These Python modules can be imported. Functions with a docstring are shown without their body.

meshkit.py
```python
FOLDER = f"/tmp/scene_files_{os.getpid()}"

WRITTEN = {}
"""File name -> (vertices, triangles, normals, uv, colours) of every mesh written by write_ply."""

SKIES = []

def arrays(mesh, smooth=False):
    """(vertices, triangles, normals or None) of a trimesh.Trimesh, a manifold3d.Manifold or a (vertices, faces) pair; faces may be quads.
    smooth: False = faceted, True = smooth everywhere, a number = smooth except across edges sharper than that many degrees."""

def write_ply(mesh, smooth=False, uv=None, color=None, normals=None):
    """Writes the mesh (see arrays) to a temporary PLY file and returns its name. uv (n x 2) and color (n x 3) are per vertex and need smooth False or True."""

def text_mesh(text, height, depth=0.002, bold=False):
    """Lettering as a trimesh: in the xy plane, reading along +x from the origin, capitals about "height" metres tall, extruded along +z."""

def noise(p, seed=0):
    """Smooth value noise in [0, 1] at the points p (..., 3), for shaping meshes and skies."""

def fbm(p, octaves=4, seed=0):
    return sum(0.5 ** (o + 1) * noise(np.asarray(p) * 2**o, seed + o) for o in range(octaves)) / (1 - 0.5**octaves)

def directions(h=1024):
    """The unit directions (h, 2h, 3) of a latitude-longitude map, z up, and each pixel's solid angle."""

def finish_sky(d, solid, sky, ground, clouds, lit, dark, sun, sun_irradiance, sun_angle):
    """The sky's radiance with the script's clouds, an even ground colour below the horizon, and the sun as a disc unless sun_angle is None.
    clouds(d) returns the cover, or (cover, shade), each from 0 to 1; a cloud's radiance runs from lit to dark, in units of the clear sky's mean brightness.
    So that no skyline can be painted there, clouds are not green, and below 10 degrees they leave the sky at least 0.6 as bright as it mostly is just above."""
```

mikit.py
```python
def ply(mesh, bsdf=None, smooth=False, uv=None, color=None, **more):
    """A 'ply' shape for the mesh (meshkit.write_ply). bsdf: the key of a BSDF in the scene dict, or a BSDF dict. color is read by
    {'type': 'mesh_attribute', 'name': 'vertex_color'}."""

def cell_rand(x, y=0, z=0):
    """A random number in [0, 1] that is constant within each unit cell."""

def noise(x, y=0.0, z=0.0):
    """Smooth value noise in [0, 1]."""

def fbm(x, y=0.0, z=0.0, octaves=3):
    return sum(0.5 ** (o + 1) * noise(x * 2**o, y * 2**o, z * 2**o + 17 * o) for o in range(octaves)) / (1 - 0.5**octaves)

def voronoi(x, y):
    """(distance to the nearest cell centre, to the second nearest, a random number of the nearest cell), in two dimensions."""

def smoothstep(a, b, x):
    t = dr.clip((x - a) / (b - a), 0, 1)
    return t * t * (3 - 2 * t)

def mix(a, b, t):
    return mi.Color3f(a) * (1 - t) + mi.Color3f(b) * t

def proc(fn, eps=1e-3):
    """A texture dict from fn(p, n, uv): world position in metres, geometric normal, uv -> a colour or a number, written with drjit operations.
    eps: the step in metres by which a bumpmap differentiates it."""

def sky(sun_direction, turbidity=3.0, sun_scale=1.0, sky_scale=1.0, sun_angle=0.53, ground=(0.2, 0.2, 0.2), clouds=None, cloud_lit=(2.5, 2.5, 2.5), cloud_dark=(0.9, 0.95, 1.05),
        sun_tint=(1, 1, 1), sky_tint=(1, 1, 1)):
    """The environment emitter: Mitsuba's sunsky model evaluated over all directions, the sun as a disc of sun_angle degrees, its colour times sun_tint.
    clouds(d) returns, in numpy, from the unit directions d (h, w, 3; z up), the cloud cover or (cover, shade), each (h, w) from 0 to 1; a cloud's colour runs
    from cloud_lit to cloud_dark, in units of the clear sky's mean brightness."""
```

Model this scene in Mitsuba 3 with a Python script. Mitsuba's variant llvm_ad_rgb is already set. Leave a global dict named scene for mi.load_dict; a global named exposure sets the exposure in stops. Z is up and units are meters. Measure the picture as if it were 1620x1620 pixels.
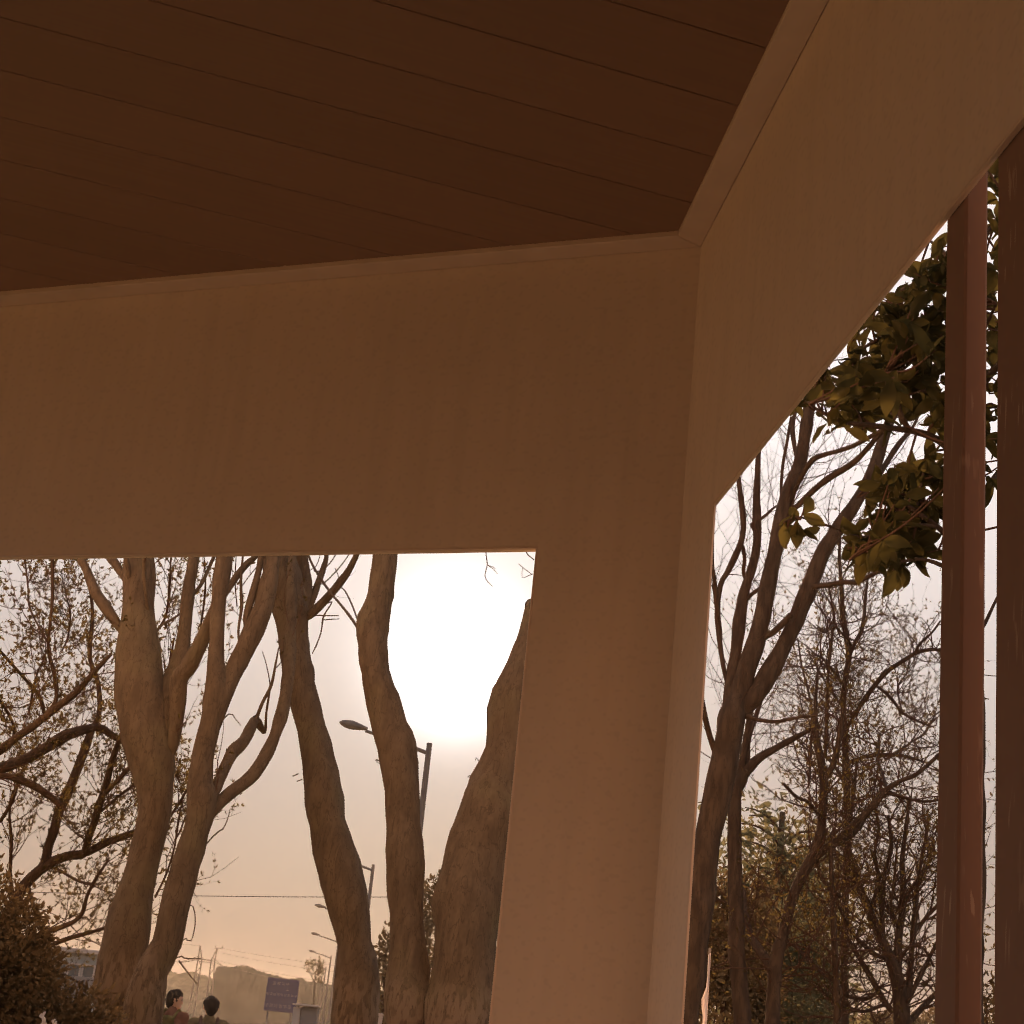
import math
import numpy as np, trimesh, drjit as dr, mitsuba as mi, mikit, meshkit, manifold3d
from shapely.geometry import Polygon
T = mi.ScalarTransform4f
scene, labels = {}, {}

# ------------------------------------------------------------------ camera, sky, exposure
CAM = np.array([0, 0, 1.45])
FPX, ROLL, PITCH = 2550.0, math.radians(6.0), math.atan(845 / 2550.0)
CF = np.array([0, math.cos(PITCH), math.sin(PITCH)])
_r0, _u0 = np.array([1.0, 0, 0]), np.array([0, -math.sin(PITCH), math.cos(PITCH)])
CR = math.cos(ROLL) * _r0 + math.sin(ROLL) * _u0
CU = math.cos(ROLL) * _u0 - math.sin(ROLL) * _r0
scene['camera'] = {'type': 'perspective', 'fov': math.degrees(2 * math.atan(810 / FPX)), 'fov_axis': 'x', 'near_clip': 0.05, 'far_clip': 5000.0,
                   'to_world': T().look_at(CAM.tolist(), (CAM + CF).tolist(), CU.tolist()), 'medium': {'type': 'ref', 'id': 'haze_air'}}
HAZE = 0.0002
scene['haze_air'] = {'type': 'homogeneous', 'albedo': {'type': 'rgb', 'value': [0.96, 0.95, 0.93]}, 'sigma_t': {'type': 'rgb', 'value': [HAZE] * 3},
                     'phase': {'type': 'hg', 'g': 0.3}}
exposure = 1.7


def ray(px, py):
    d = FPX * CF + (px - 810) * CR - (py - 810) * CU
    return d / np.linalg.norm(d)


def at(px, py, depth):
    """the point seen at a pixel of the photograph (1620 px wide) at that distance in front (along +y)"""
    d = ray(px, py)
    return CAM + d * (depth / d[1])


def atz(px, py, z):
    d = ray(px, py)
    return CAM + d * ((z - CAM[2]) / d[2])


def pxy(p):
    """photograph pixel of points"""
    v = np.asarray(p) - CAM
    z = v @ CF
    return 810 + FPX * (v @ CR) / z, 810 - FPX * (v @ CU) / z


def scale(p):
    """metres per photograph pixel at p"""
    return float((p - CAM) @ CF) / FPX


SUN = ray(722, 1040)


def veil(d):
    # an even veil of dusty cloud over the whole sky: paler upwards, brightest round the sun
    ang = np.degrees(np.arccos(np.clip(d @ SUN, -1, 1)))
    el = np.degrees(np.arcsin(np.clip(d[..., 2], -1, 1)))
    n = meshkit.fbm(np.stack([d[..., 0] * 2.2, d[..., 1] * 2.2, d[..., 2] * 5], -1), 4, 3)
    core = np.exp(-(ang / 2.25) ** 2.2)
    mid = np.exp(-ang / 6.0)
    up = np.clip(el / 22.0, 0, 1) ** 1.5
    side = 0.30 + 0.70 * np.exp(-(ang / 48.0) ** 2)
    lit = 0.90 * core + 0.025 * np.exp(-(ang / 4.6) ** 2) + 0.028 * mid + 0.35 * up * side + 0.010 * (n - 0.5)
    cover = np.clip(0.97 - 0.15 * np.clip(el / 50.0, 0, 1) + 0.06 * (n - 0.5), 0, 1)
    return cover, 1 - np.clip(lit, 0, 1)


scene['sky'] = mikit.sky(SUN.tolist(), turbidity=5, sun_scale=6.5, sky_scale=1.0, sun_angle=3.0, ground=(0.2, 0.17, 0.13), clouds=veil,
                         cloud_lit=(12.3, 11.5, 11.5), cloud_dark=(0.93, 0.735, 0.68), sun_tint=(1.1, 0.92, 1.0), sky_tint=(1.05, 0.98, 1.0))


# ------------------------------------------------------------------ helpers
def free(key):
    if key not in scene and not any(k.startswith(key + '__') for k in scene) and key not in labels:
        return key
    i = 1
    while True:
        k = f'{key}_{i:03d}'
        if k not in scene and k not in labels and not any(s.startswith(k + '__') for s in scene):
            return k
        i += 1


_count = {}


def number(key):
    n = _count.get(key, 0)
    _count[key] = n + 1
    return key if n == 0 else f'{key}_{n:03d}'


def thing(name, label, cat, group=None):
    k = number(name)
    labels[k] = {'label': label, 'category': cat}
    if group:
        labels[k]['group'] = group
    return k


def part(parent, name, mesh, bsdf, smooth=False, label=None, kind=None, **kw):
    k = number(parent + '__' + name)
    scene[k] = mikit.ply(mesh, bsdf, smooth, **kw)
    if label or kind:
        labels[k] = {}
        if label:
            labels[k]['label'] = label
        if kind:
            labels[k]['kind'] = kind
    return k


def struct(name, mesh, bsdf, label, smooth=False):
    k = number(name)
    scene[k] = mikit.ply(mesh, bsdf, smooth)
    labels[k] = {'label': label, 'category': name.split('_')[-1], 'kind': 'structure'}
    return k


def rgb(*c):
    return {'type': 'rgb', 'value': list(c)}


def bsdf(name, d, two=True):
    scene[name] = {'type': 'twosided', 'bsdf': d} if two else d
    return name


def cat(ms):
    return trimesh.util.concatenate(ms)


def bprism(poly, z0, z1, b=0.004):
    """upright prism over a plan polygon with bevelled edges all round"""
    P = Polygon(poly)
    if P.exterior.is_ccw is False:
        P = Polygon(list(P.exterior.coords)[::-1])
    # chamfer the corners in plan
    c = np.array(P.exterior.coords)[:-1]
    ring = []
    for i in range(len(c)):
        a, p, n = c[i - 1], c[i], c[(i + 1) % len(c)]
        ring.append(p + (a - p) / np.linalg.norm(a - p) * b)
        ring.append(p + (n - p) / np.linalg.norm(n - p) * b)
    ring = np.array(ring)
    inner = np.array(Polygon(ring).centroid.coords[0])
    ins = Polygon(ring).buffer(-b, join_style=2)
    # simple inset of each vertex along its bisector
    m = len(ring)
    insr = []
    for i in range(m):
        a, p, n = ring[i - 1], ring[i], ring[(i + 1) % m]
        e1, e2 = (p - a) / np.linalg.norm(p - a), (n - p) / np.linalg.norm(n - p)
        n1, n2 = np.array([-e1[1], e1[0]]), np.array([-e2[1], e2[0]])
        bis = n1 + n2
        bis /= bis @ n1
        insr.append(p + bis * b)
    insr = np.array(insr)
    levels = [(insr, z0), (ring, z0 + b), (ring, z1 - b), (insr, z1)]
    v = np.vstack([np.column_stack([r, np.full(m, z)]) for r, z in levels])
    f = []
    for k in range(3):
        for i in range(m):
            j = (i + 1) % m
            f += [[k * m + i, k * m + j, (k + 1) * m + j], [k * m + i, (k + 1) * m + j, (k + 1) * m + i]]
    try:
        from mapbox_earcut import triangulate_float64 as ec
        tri = ec(insr.astype(np.float64), np.array([m], np.uint32)).reshape(-1, 3)
    except Exception:
        tri = np.array([[0, i, i + 1] for i in range(1, m - 1)])
    for t in tri:
        a, b_, c_ = insr[t[0]], insr[t[1]], insr[t[2]]
        up = (b_[0] - a[0]) * (c_[1] - a[1]) - (b_[1] - a[1]) * (c_[0] - a[0])
        t = list(t) if up > 0 else [t[0], t[2], t[1]]
        f.append([3 * m + t[0], 3 * m + t[1], 3 * m + t[2]])
        f.append([t[0], t[2], t[1]])
    return trimesh.Trimesh(v, f, process=False)


def box(cx, cy, cz, sx, sy, sz, rot=0.0, b=0.004):
    c, s = math.cos(rot), math.sin(rot)
    q = [(cx + x * c - y * s, cy + x * s + y * c) for x, y in ((-sx / 2, -sy / 2), (sx / 2, -sy / 2), (sx / 2, sy / 2), (-sx / 2, sy / 2))]
    return bprism(q, cz - sz / 2, cz + sz / 2, min(b, sx / 3, sy / 3, sz / 3))


def bar(a, b, w, h=None):
    """rectangular bar from a to b"""
    h = h or w
    a, b = np.asarray(a, float), np.asarray(b, float)
    t = b - a
    L = np.linalg.norm(t)
    t = t / L
    x = np.cross(t, [0, 0, 1] if abs(t[2]) < 0.95 else [1, 0, 0])
    x /= np.linalg.norm(x)
    y = np.cross(x, t)
    M = np.eye(4)
    M[:3, 0], M[:3, 1], M[:3, 2], M[:3, 3] = x, y, t, (a + b) / 2
    m = trimesh.creation.box((w, h, L))
    m.apply_transform(M)
    return m


def smoothpath(pts, rad, step):
    """Catmull-Rom through points with radii, resampled about every step metres"""
    p = np.asarray(pts, float)
    r = np.asarray(rad, float)
    q = np.column_stack([p, r])
    q = np.vstack([2 * q[0] - q[1], q, 2 * q[-1] - q[-2]])
    out = []
    for i in range(1, len(q) - 2):
        a, b, c, d = q[i - 1], q[i], q[i + 1], q[i + 2]
        n = max(2, int(math.ceil(np.linalg.norm((c - b)[:3]) / step)))
        for t in np.arange(n) / n:
            out.append(0.5 * (2 * b + (c - a) * t + (2 * a - 5 * b + 4 * c - d) * t * t + (3 * b - a - 3 * c + d) * t ** 3))
    out.append(q[-2])
    out = np.array(out)
    return out[:, :3], np.maximum(out[:, 3], min(r) * 0.6)


def tube(p, r, sides=6, lump=0.0, seed=0, caps=True):
    p = np.asarray(p, float)
    r = np.broadcast_to(r, (len(p),)).astype(float)
    t = np.gradient(p, axis=0)
    t /= np.linalg.norm(t, axis=1, keepdims=True) + 1e-12
    a = np.cross(t, [0.31, 0.95, 0.05])
    a /= np.linalg.norm(a, axis=1, keepdims=True) + 1e-12
    b = np.cross(t, a)
    ang = np.arange(sides) * 2 * np.pi / sides
    n = np.cos(ang)[None, :, None] * a[:, None] + np.sin(ang)[None, :, None] * b[:, None]
    rr = r[:, None] * np.ones(sides)
    v = p[:, None] + rr[..., None] * n
    if lump:
        s1 = meshkit.fbm(v * 3.1 + seed, 3, seed) - 0.5
        s2 = meshkit.fbm(v * np.array([17, 17, 9]) + seed, 3, seed + 9) - 0.5
        v = v + n * (rr * (lump * 1.3 * s1) + np.minimum(rr * 0.3, 0.03) * lump * 2.2 * s2)[..., None]
    i, j = np.meshgrid(np.arange(len(p) - 1), np.arange(sides), indexing='ij')
    k = (j + 1) % sides
    q = np.stack([i * sides + j, i * sides + k, (i + 1) * sides + k, (i + 1) * sides + j], -1).reshape(-1, 4)
    f = np.vstack([q[:, [0, 1, 2]], q[:, [0, 2, 3]]])
    v = v.reshape(-1, 3)
    if caps:
        m = len(v)
        v = np.vstack([v, p[:1], p[-1:] + t[-1:] * r[-1] * 0.15])
        jj = np.arange(sides)
        kk = (jj + 1) % sides
        e = (len(p) - 1) * sides
        f = np.vstack([f, np.stack([np.full(sides, m), kk, jj], 1), np.stack([np.full(sides, m + 1), e + jj, e + kk], 1)])
    return trimesh.Trimesh(v, f, process=False)


def normed(v):
    v = np.asarray(v, float)
    return v / (np.linalg.norm(v, axis=-1, keepdims=True) + 1e-12)


# ------------------------------------------------------------------ materials
def speck(a, b, f1, oct_=3, pw=1.0):
    def fn(p, n, uv):
        t = mikit.fbm(p.x * f1, p.y * f1, p.z * f1, oct_)
        return mikit.mix(a, b, mikit.smoothstep(0.3, 0.7, t))
    return mikit.proc(fn)


def bark_col(p, n, uv):
    g = mikit.fbm(p.x * 34, p.y * 34, p.z * 7, 3)
    l = mikit.fbm(p.x * 5 + 3, p.y * 5, p.z * 3, 3)
    fine = mikit.fbm(p.x * 120, p.y * 120, p.z * 45, 2)
    c = mikit.mix((0.092, 0.074, 0.057), (0.12, 0.098, 0.075), mikit.smoothstep(0.3, 0.7, g))
    c = mikit.mix(c, (0.13, 0.12, 0.078), 0.5 * mikit.smoothstep(0.5, 0.75, l))
    wob = mikit.fbm(p.x * 9, p.y * 9, p.z * 6, 2)
    crack = 1 - mikit.smoothstep(0.0, 0.035, dr.abs(mikit.fbm(p.x * 46 + wob, p.y * 46, p.z * 8 + wob * 2, 3) - 0.5))
    c = mikit.mix(c * (0.85 + 0.3 * fine), (0.045, 0.035, 0.026), 0.55 * crack)
    # old lime wash on the foot of the trunk, worn away at its upper edge
    edge = 1.72 + 0.22 * (mikit.fbm(p.x * 6, p.y * 6, p.z * 2, 3) - 0.5)
    w = mikit.smoothstep(edge + 0.06, edge - 0.10, p.z) * mikit.smoothstep(0.38, 0.58, mikit.fbm(p.x * 60, p.y * 60, p.z * 16, 3))
    return mikit.mix(c, (0.20, 0.165, 0.135), 0.6 * w)


def bark_h(p, n, uv):
    return mikit.fbm(p.x * 40, p.y * 40, p.z * 9, 4)


bsdf('bark', {'type': 'bumpmap', 'arbitrary': mikit.proc(bark_h), 'scale': 0.009, 'bsdf': {'type': 'principled', 'base_color': mikit.proc(bark_col), 'roughness': 0.9, 'specular': 0.2}})
def low_glare_bark_col(p, n, uv):
    g = mikit.fbm(p.x * 42, p.y * 42, p.z * 8, 3)
    wob = mikit.fbm(p.x * 9, p.y * 9, p.z * 6, 2)
    crack = 1 - mikit.smoothstep(0.0, 0.04, dr.abs(mikit.fbm(p.x * 52 + wob, p.y * 52, p.z * 9 + wob * 2, 3) - 0.5))
    c = mikit.mix((0.058, 0.042, 0.032), (0.095, 0.07, 0.052), mikit.smoothstep(0.3, 0.7, g))
    return mikit.mix(c, (0.03, 0.023, 0.018), 0.5 * crack)


bsdf('low_glare_bark', {'type': 'bumpmap', 'arbitrary': mikit.proc(bark_h), 'scale': 0.008, 'bsdf': {'type': 'principled', 'base_color': mikit.proc(low_glare_bark_col), 'roughness': 0.9, 'specular': 0.2}})  # darker copy of the bark; weaker glare on these trees put into the colour
bsdf('twig_bark', {'type': 'diffuse', 'reflectance': rgb(0.095, 0.06, 0.045)})
bsdf('bud_leaf', {'type': 'principledthin', 'base_color': rgb(0.085, 0.068, 0.028), 'roughness': 0.7, 'diff_trans': 0.6, 'spec_trans': 0.0}, False)


def leaf_col(p, n, uv):
    return mikit.mix((0.036, 0.034, 0.014), (0.078, 0.07, 0.024), mikit.smoothstep(0.3, 0.7, mikit.fbm(p.x * 9, p.y * 9, p.z * 9, 2)))


bsdf('broad_leaf', {'type': 'principledthin', 'base_color': mikit.proc(leaf_col), 'roughness': 0.4, 'diff_trans': 0.42, 'spec_trans': 0.0}, False)
bsdf('hedge_leaf', {'type': 'principledthin', 'base_color': speck((0.13, 0.10, 0.058), (0.20, 0.152, 0.085), 4), 'roughness': 0.8, 'diff_trans': 0.2, 'spec_trans': 0.0}, False)  # leaf colour lightened to stand in for glare over the shrubs


def cladding_col(p, n, uv):
    t = mikit.fbm(p.x * 2.5, p.y * 2.5, p.z * 1.1, 4)
    s = mikit.fbm(p.x * 30, p.y * 30, p.z * 3.0, 2)
    run = mikit.smoothstep(0.56, 0.78, mikit.fbm(p.x * 13, p.y * 13, p.z * 0.55, 3)) * mikit.smoothstep(0.35, 0.65, mikit.fbm(p.x * 1.3, p.y * 1.3, p.z * 0.9 + 7, 2))
    dust = mikit.smoothstep(0.55, 0.8, mikit.fbm(p.x * 60, p.y * 60, p.z * 60, 2))
    c = mikit.mix((0.60, 0.495, 0.40), (0.67, 0.555, 0.45), t) * (0.965 + 0.07 * s)
    c = mikit.mix(c, (0.42, 0.34, 0.265), 0.12 * run)
    return c * (1 - 0.06 * dust)


bsdf('cladding', {'type': 'principled', 'base_color': mikit.proc(cladding_col), 'roughness': 0.55, 'specular': 0.35})
def plank_col(p, n, uv):
    u = (p.x * PN[0] + p.y * PN[1]) / 0.31
    tone = mikit.cell_rand(dr.floor(u - 0.02), 3, 1)
    l = p.x * PN[1] - p.y * PN[0]
    g_ = mikit.fbm(l * 1.2, u * 22, tone * 9, 3)
    return mikit.mix((0.21, 0.13, 0.088), (0.265, 0.165, 0.113), 0.55 * g_ + 0.45 * tone)


PN = (-math.cos(math.radians(73)), math.sin(math.radians(73)))
bsdf('ceiling_paint', {'type': 'principled', 'base_color': mikit.proc(plank_col), 'roughness': 0.5, 'specular': 0.3})
bsdf('bead_metal', {'type': 'principled', 'base_color': rgb(0.62, 0.50, 0.40), 'roughness': 0.35, 'metallic': 0.3})
bsdf('trim_paint', {'type': 'principled', 'base_color': speck((0.56, 0.455, 0.365), (0.60, 0.49, 0.395), 5), 'roughness': 0.5})


def post_col(p, n, uv):
    # thin scuff marks: stretched noise ridges, in patches
    a = mikit.fbm(p.x * 140 + p.y * 140 + p.z * 9, p.z * 17, 5, 2)
    patch = mikit.smoothstep(0.50, 0.70, mikit.fbm(p.x * 4 + 3, p.y * 4, p.z * 5, 2))
    s = mikit.smoothstep(0.66, 0.78, a) * patch
    c = mikit.mix((0.215, 0.135, 0.10), (0.25, 0.158, 0.118), mikit.fbm(p.x * 8, p.y * 8, p.z * 2, 3))
    return mikit.mix(c, (0.45, 0.33, 0.26), 0.6 * s)


bsdf('post_paint', {'type': 'principled', 'base_color': mikit.proc(post_col), 'roughness': 0.75, 'specular': 0.2})
bsdf('steel', {'type': 'principled', 'base_color': rgb(0.28, 0.26, 0.25), 'roughness': 0.5, 'metallic': 0.3})
bsdf('far_steel', {'type': 'diffuse', 'reflectance': rgb(0.22, 0.2, 0.2)})


def ground_col(p, n, uv):
    t = mikit.fbm(p.x * 0.7, p.y * 0.7, 0, 4)
    u = mikit.fbm(p.x * 9, p.y * 9, 0, 3)
    return mikit.mix((0.10, 0.095, 0.04), (0.20, 0.16, 0.09), mikit.smoothstep(0.35, 0.65, 0.5 * t + 0.5 * u))


bsdf('ground_soil', {'type': 'diffuse', 'reflectance': mikit.proc(ground_col)})


def paving_col(p, n, uv):
    x, y = p.x * 0.985 + p.y * 0.17, p.y * 0.985 - p.x * 0.17
    cx, cy = dr.floor(x / 0.6), dr.floor(y / 0.6)
    fx, fy = dr.abs(x / 0.6 - cx - 0.5), dr.abs(y / 0.6 - cy - 0.5)
    joint = mikit.smoothstep(0.488, 0.496, dr.maximum(fx, fy))
    c = mikit.mix((0.60, 0.54, 0.46), (0.68, 0.61, 0.52), mikit.cell_rand(cx, cy)) * (0.85 + 0.3 * mikit.fbm(p.x * 40, p.y * 40, 0, 2))
    return mikit.mix(c, (0.12, 0.11, 0.1), joint)


bsdf('paving', {'type': 'principled', 'base_color': mikit.proc(paving_col), 'roughness': 0.5})
bsdf('asphalt', {'type': 'diffuse', 'reflectance': speck((0.05, 0.048, 0.045), (0.075, 0.07, 0.065), 30)})
bsdf('kerb_stone', {'type': 'diffuse', 'reflectance': speck((0.3, 0.29, 0.27), (0.4, 0.38, 0.35), 12)})
bsdf('hill_green', {'type': 'diffuse', 'reflectance': speck((0.055, 0.06, 0.05), (0.09, 0.093, 0.075), 0.25)})

# ------------------------------------------------------------------ ground, road and the added pavement
D2 = np.array([-0.094855, 0.995491])          # the way the road and the side of the canopy run
N2 = np.array([0.995491, 0.094855])
D1 = np.array([-0.923552, 0.383472])          # the way the front of the canopy runs
GR = 800.0
g = trimesh.creation.cylinder(GR, 0.5, sections=96)
g.apply_translation([0, 0, -0.25])
struct('ground', g, 'ground_soil', 'dry grassy soil around the trees and beside the road')
labels['ground']['category'] = 'ground'


def strip(c0, off0, off1, y0, y1, z):
    a = lambda off, s: np.append(c0 + N2 * off + D2 * s, z)
    v = [a(off0, y0), a(off1, y0), a(off1, y1), a(off0, y1)]
    return (np.array(v), np.array([[0, 1, 2], [0, 2, 3]]))


RC = np.array([2.55, 0.0])                     # the line of the lamps: x = 2.55 - 0.095 y
struct('road', strip(RC, -13.5, -1.5, 12, 620, 0.004), 'asphalt', 'dark asphalt road running away beyond the trees')
kb = []
for s in range(12, 180, 4):
    c = RC + N2 * -1.42 + D2 * (s + 2)
    kb.append(box(c[0], c[1], 0.06, 0.14, 3.98, 0.14, math.atan2(D2[0], D2[1]) * -1, 0.01))
struct('kerb', cat(kb), 'kerb_stone', 'pale stone kerb along the edge of the road')
pv = bprism([(-1.75, 2.9), (0.95, 2.6), (0.75, 5.2), (0.62, 5.7), (-2.1, 6.9)], -0.05, 0.02, 0.006)  # pale landing added out of view as a reflector for the column and fascias
struct('pavement', pv, 'paving', 'unseen pale landing added to bounce sunlight onto the column and fascias')
dw = bprism([(-7.5, -7), (6.0, -7), (5.2, 5.5), (0.6, 6.1), (-7.5, 9.4)], -0.05, 0.012, 0.006)  # floor made dark so bounced light gathers round the pale landing
struct('driveway', dw, 'asphalt', 'unseen asphalt floor under the canopy, made dark to cut the bounced light')

# ------------------------------------------------------------------ the canopy
P1, P2, Q = np.array([0.103, 5.4998]), np.array([0.6348, 4.8219]), np.array([0.5895, 5.2978])
ZB, ZC = 3.15, 4.32                            # underside of the fascias, ceiling
N1 = np.array([0.383472, 0.923552])            # outward from the front fascia
can = thing('entrance_canopy', 'dark brown flat canopy with plank ceiling, deep fascias and broad corner column over the viewer', 'canopy')


def u2(px, py):
    d = ray(px, py)[:2]
    return d / np.linalg.norm(d)


t = 0.05
c1, c2 = P1 + u2(846, 900) * 0.14 + np.array([0.012, 0]), P2 + u2(1118, 1000) * 0.14 - np.array([0.02, 0])
qo = Q + np.array([0.04, 0.17])
part(can, 'corner_column', bprism([P1, Q, P2, c2, qo, c1][::-1], 0.0, ZB, 1e-5), 'cladding', label='broad folded corner column hiding the edge of the sun')
A = P1 + D1 * 6.5
# fascias: inner skins flush with the inner faces of the column
part(can, 'front_fascia', bprism([A, Q, Q + (N1 + N2) * t / (1 + N1 @ N2), A + N1 * t], ZB, ZC + 0.35, 1e-5), 'cladding')
B = Q - D2 * 9.6
part(can, 'side_fascia', bprism([Q, B, B + N2 * 0.014, Q + N2 * 0.014 + D2 * 0.02], ZB, ZC + 0.30, 1e-5), 'cladding')
# thin bright edge beads along the lower edges of the fascias and the upright edges of the column
part(can, 'edge_bead', bprism([A - N1 * .002, P1 - N1 * .002 - D1 * .004, P1 + N1 * .012 - D1 * .004, A + N1 * .012], ZB - 0.005, ZB + 0.004, 0.0015), 'bead_metal')
part(can, 'edge_bead', bprism([P2 - N2 * .002 + D2 * .01, B - N2 * .002, B + N2 * .0085, P2 + N2 * .0085 + D2 * .01], ZB - 0.004, ZB + 0.004, 0.0015), 'bead_metal')
w1 = normed(c1 - P1)
part(can, 'edge_bead', bprism([P1 + D1 * .0045 - N1 * .002, P1 - D1 * .003 - N1 * .002, P1 - D1 * .003 + N1 * .01, P1 + D1 * .0045 + N1 * .01], 0.01, ZB - 0.006, 0.0012), 'bead_metal')
part(can, 'edge_bead', bprism([P2 - N2 * .002 - D2 * .004, P2 - N2 * .002 + D2 * .002, P2 + N2 * .006 + D2 * .002, P2 + N2 * .006 - D2 * .004], 0.01, ZB - 0.007, 0.0012), 'bead_metal')
# trim round the ceiling
tr = 0.1
e = 0.002
cin = lambda o: Q + np.linalg.solve(np.array([N1, N2]), [-o, -o])       # the inner corner set back by o from both fascias
part(can, 'ceiling_trim', bprism([cin(e), B - N2 * e, B - N2 * tr, cin(tr)], ZC - 0.018, ZC + 0.01, 0.003), 'trim_paint')
part(can, 'ceiling_trim', bprism([A - N1 * e, cin(e) + D1 * .0015, cin(tr) + D1 * .0015, A - N1 * tr], ZC - 0.019, ZC + 0.012, 0.003), 'trim_paint')
# ceiling planks
pd = np.array([math.sin(math.radians(73)), math.cos(math.radians(73))])
pn = np.array([-pd[1], pd[0]])
inside = Polygon([A - N1 * 0.06, Q - (N1 + N2) * 0.05, B - N2 * 0.06, B - N2 * 0.06 + np.array([-8.2, -0.4]), A + np.array([0.0, -2.0]) - N1 * .06])
wdt = 0.31
for i in range(-32, 16):
    o = Q + pn * (i * wdt + 0.07)
    s = Polygon([o + pd * -14, o + pd * 14, o + pd * 14 + pn * (wdt - 0.004), o + pd * -14 + pn * (wdt - 0.004)]).intersection(inside)
    if s.is_empty or s.area < 0.02:
        continue
    s = s.simplify(0.002)
    part(can, 'ceiling__panel', bprism(np.array(s.exterior.coords)[:-1], ZC + 0.002, ZC + 0.022, 0.0025), 'ceiling_paint')
deck = [A - N1 * e, cin(e), B - N2 * e, B + np.array([-8.2, -0.4]), A + np.array([0.0, -2.0])]
part(can, 'ceiling__deck', bprism(deck, ZC + 0.05, ZC + 0.2, 0.004), 'ceiling_paint')
# posts under the side fascia
for y0, y1, lab in ((-1.890, -1.992, 'scuffed red brown steel post, the nearer to the trees'), (-2.146, -2.30, 'plain red brown steel post at the right edge')):
    a, b = P2 + N2 * 0.0155 + D2 * y0, P2 + N2 * 0.0155 + D2 * y1
    w = 0.047 if y0 > -2.1 else 0.06
    part(can, 'post', bprism([a, b, b + N2 * w, a + N2 * w], 0.02, ZB + 0.25, 0.005), 'post_paint', label=lab)
for i, s in enumerate((-6.2, -9.2)):
    a, b = P2 + N2 * 0.0155 + D2 * s, P2 + N2 * 0.0155 + D2 * (s - 0.12)
    part(can, 'post', bprism([a, b, b + N2 * .06, a + N2 * .06], 0.02, ZB - 0.002, 0.005), 'post_paint')
bl = A + D1 * -0.3 - N1 * 0.15
part(can, 'post', bprism([bl, bl + D1 * .2, bl + D1 * .2 - N1 * .2, bl - N1 * .2], 0.02, ZC, 0.005), 'post_paint')

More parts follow.
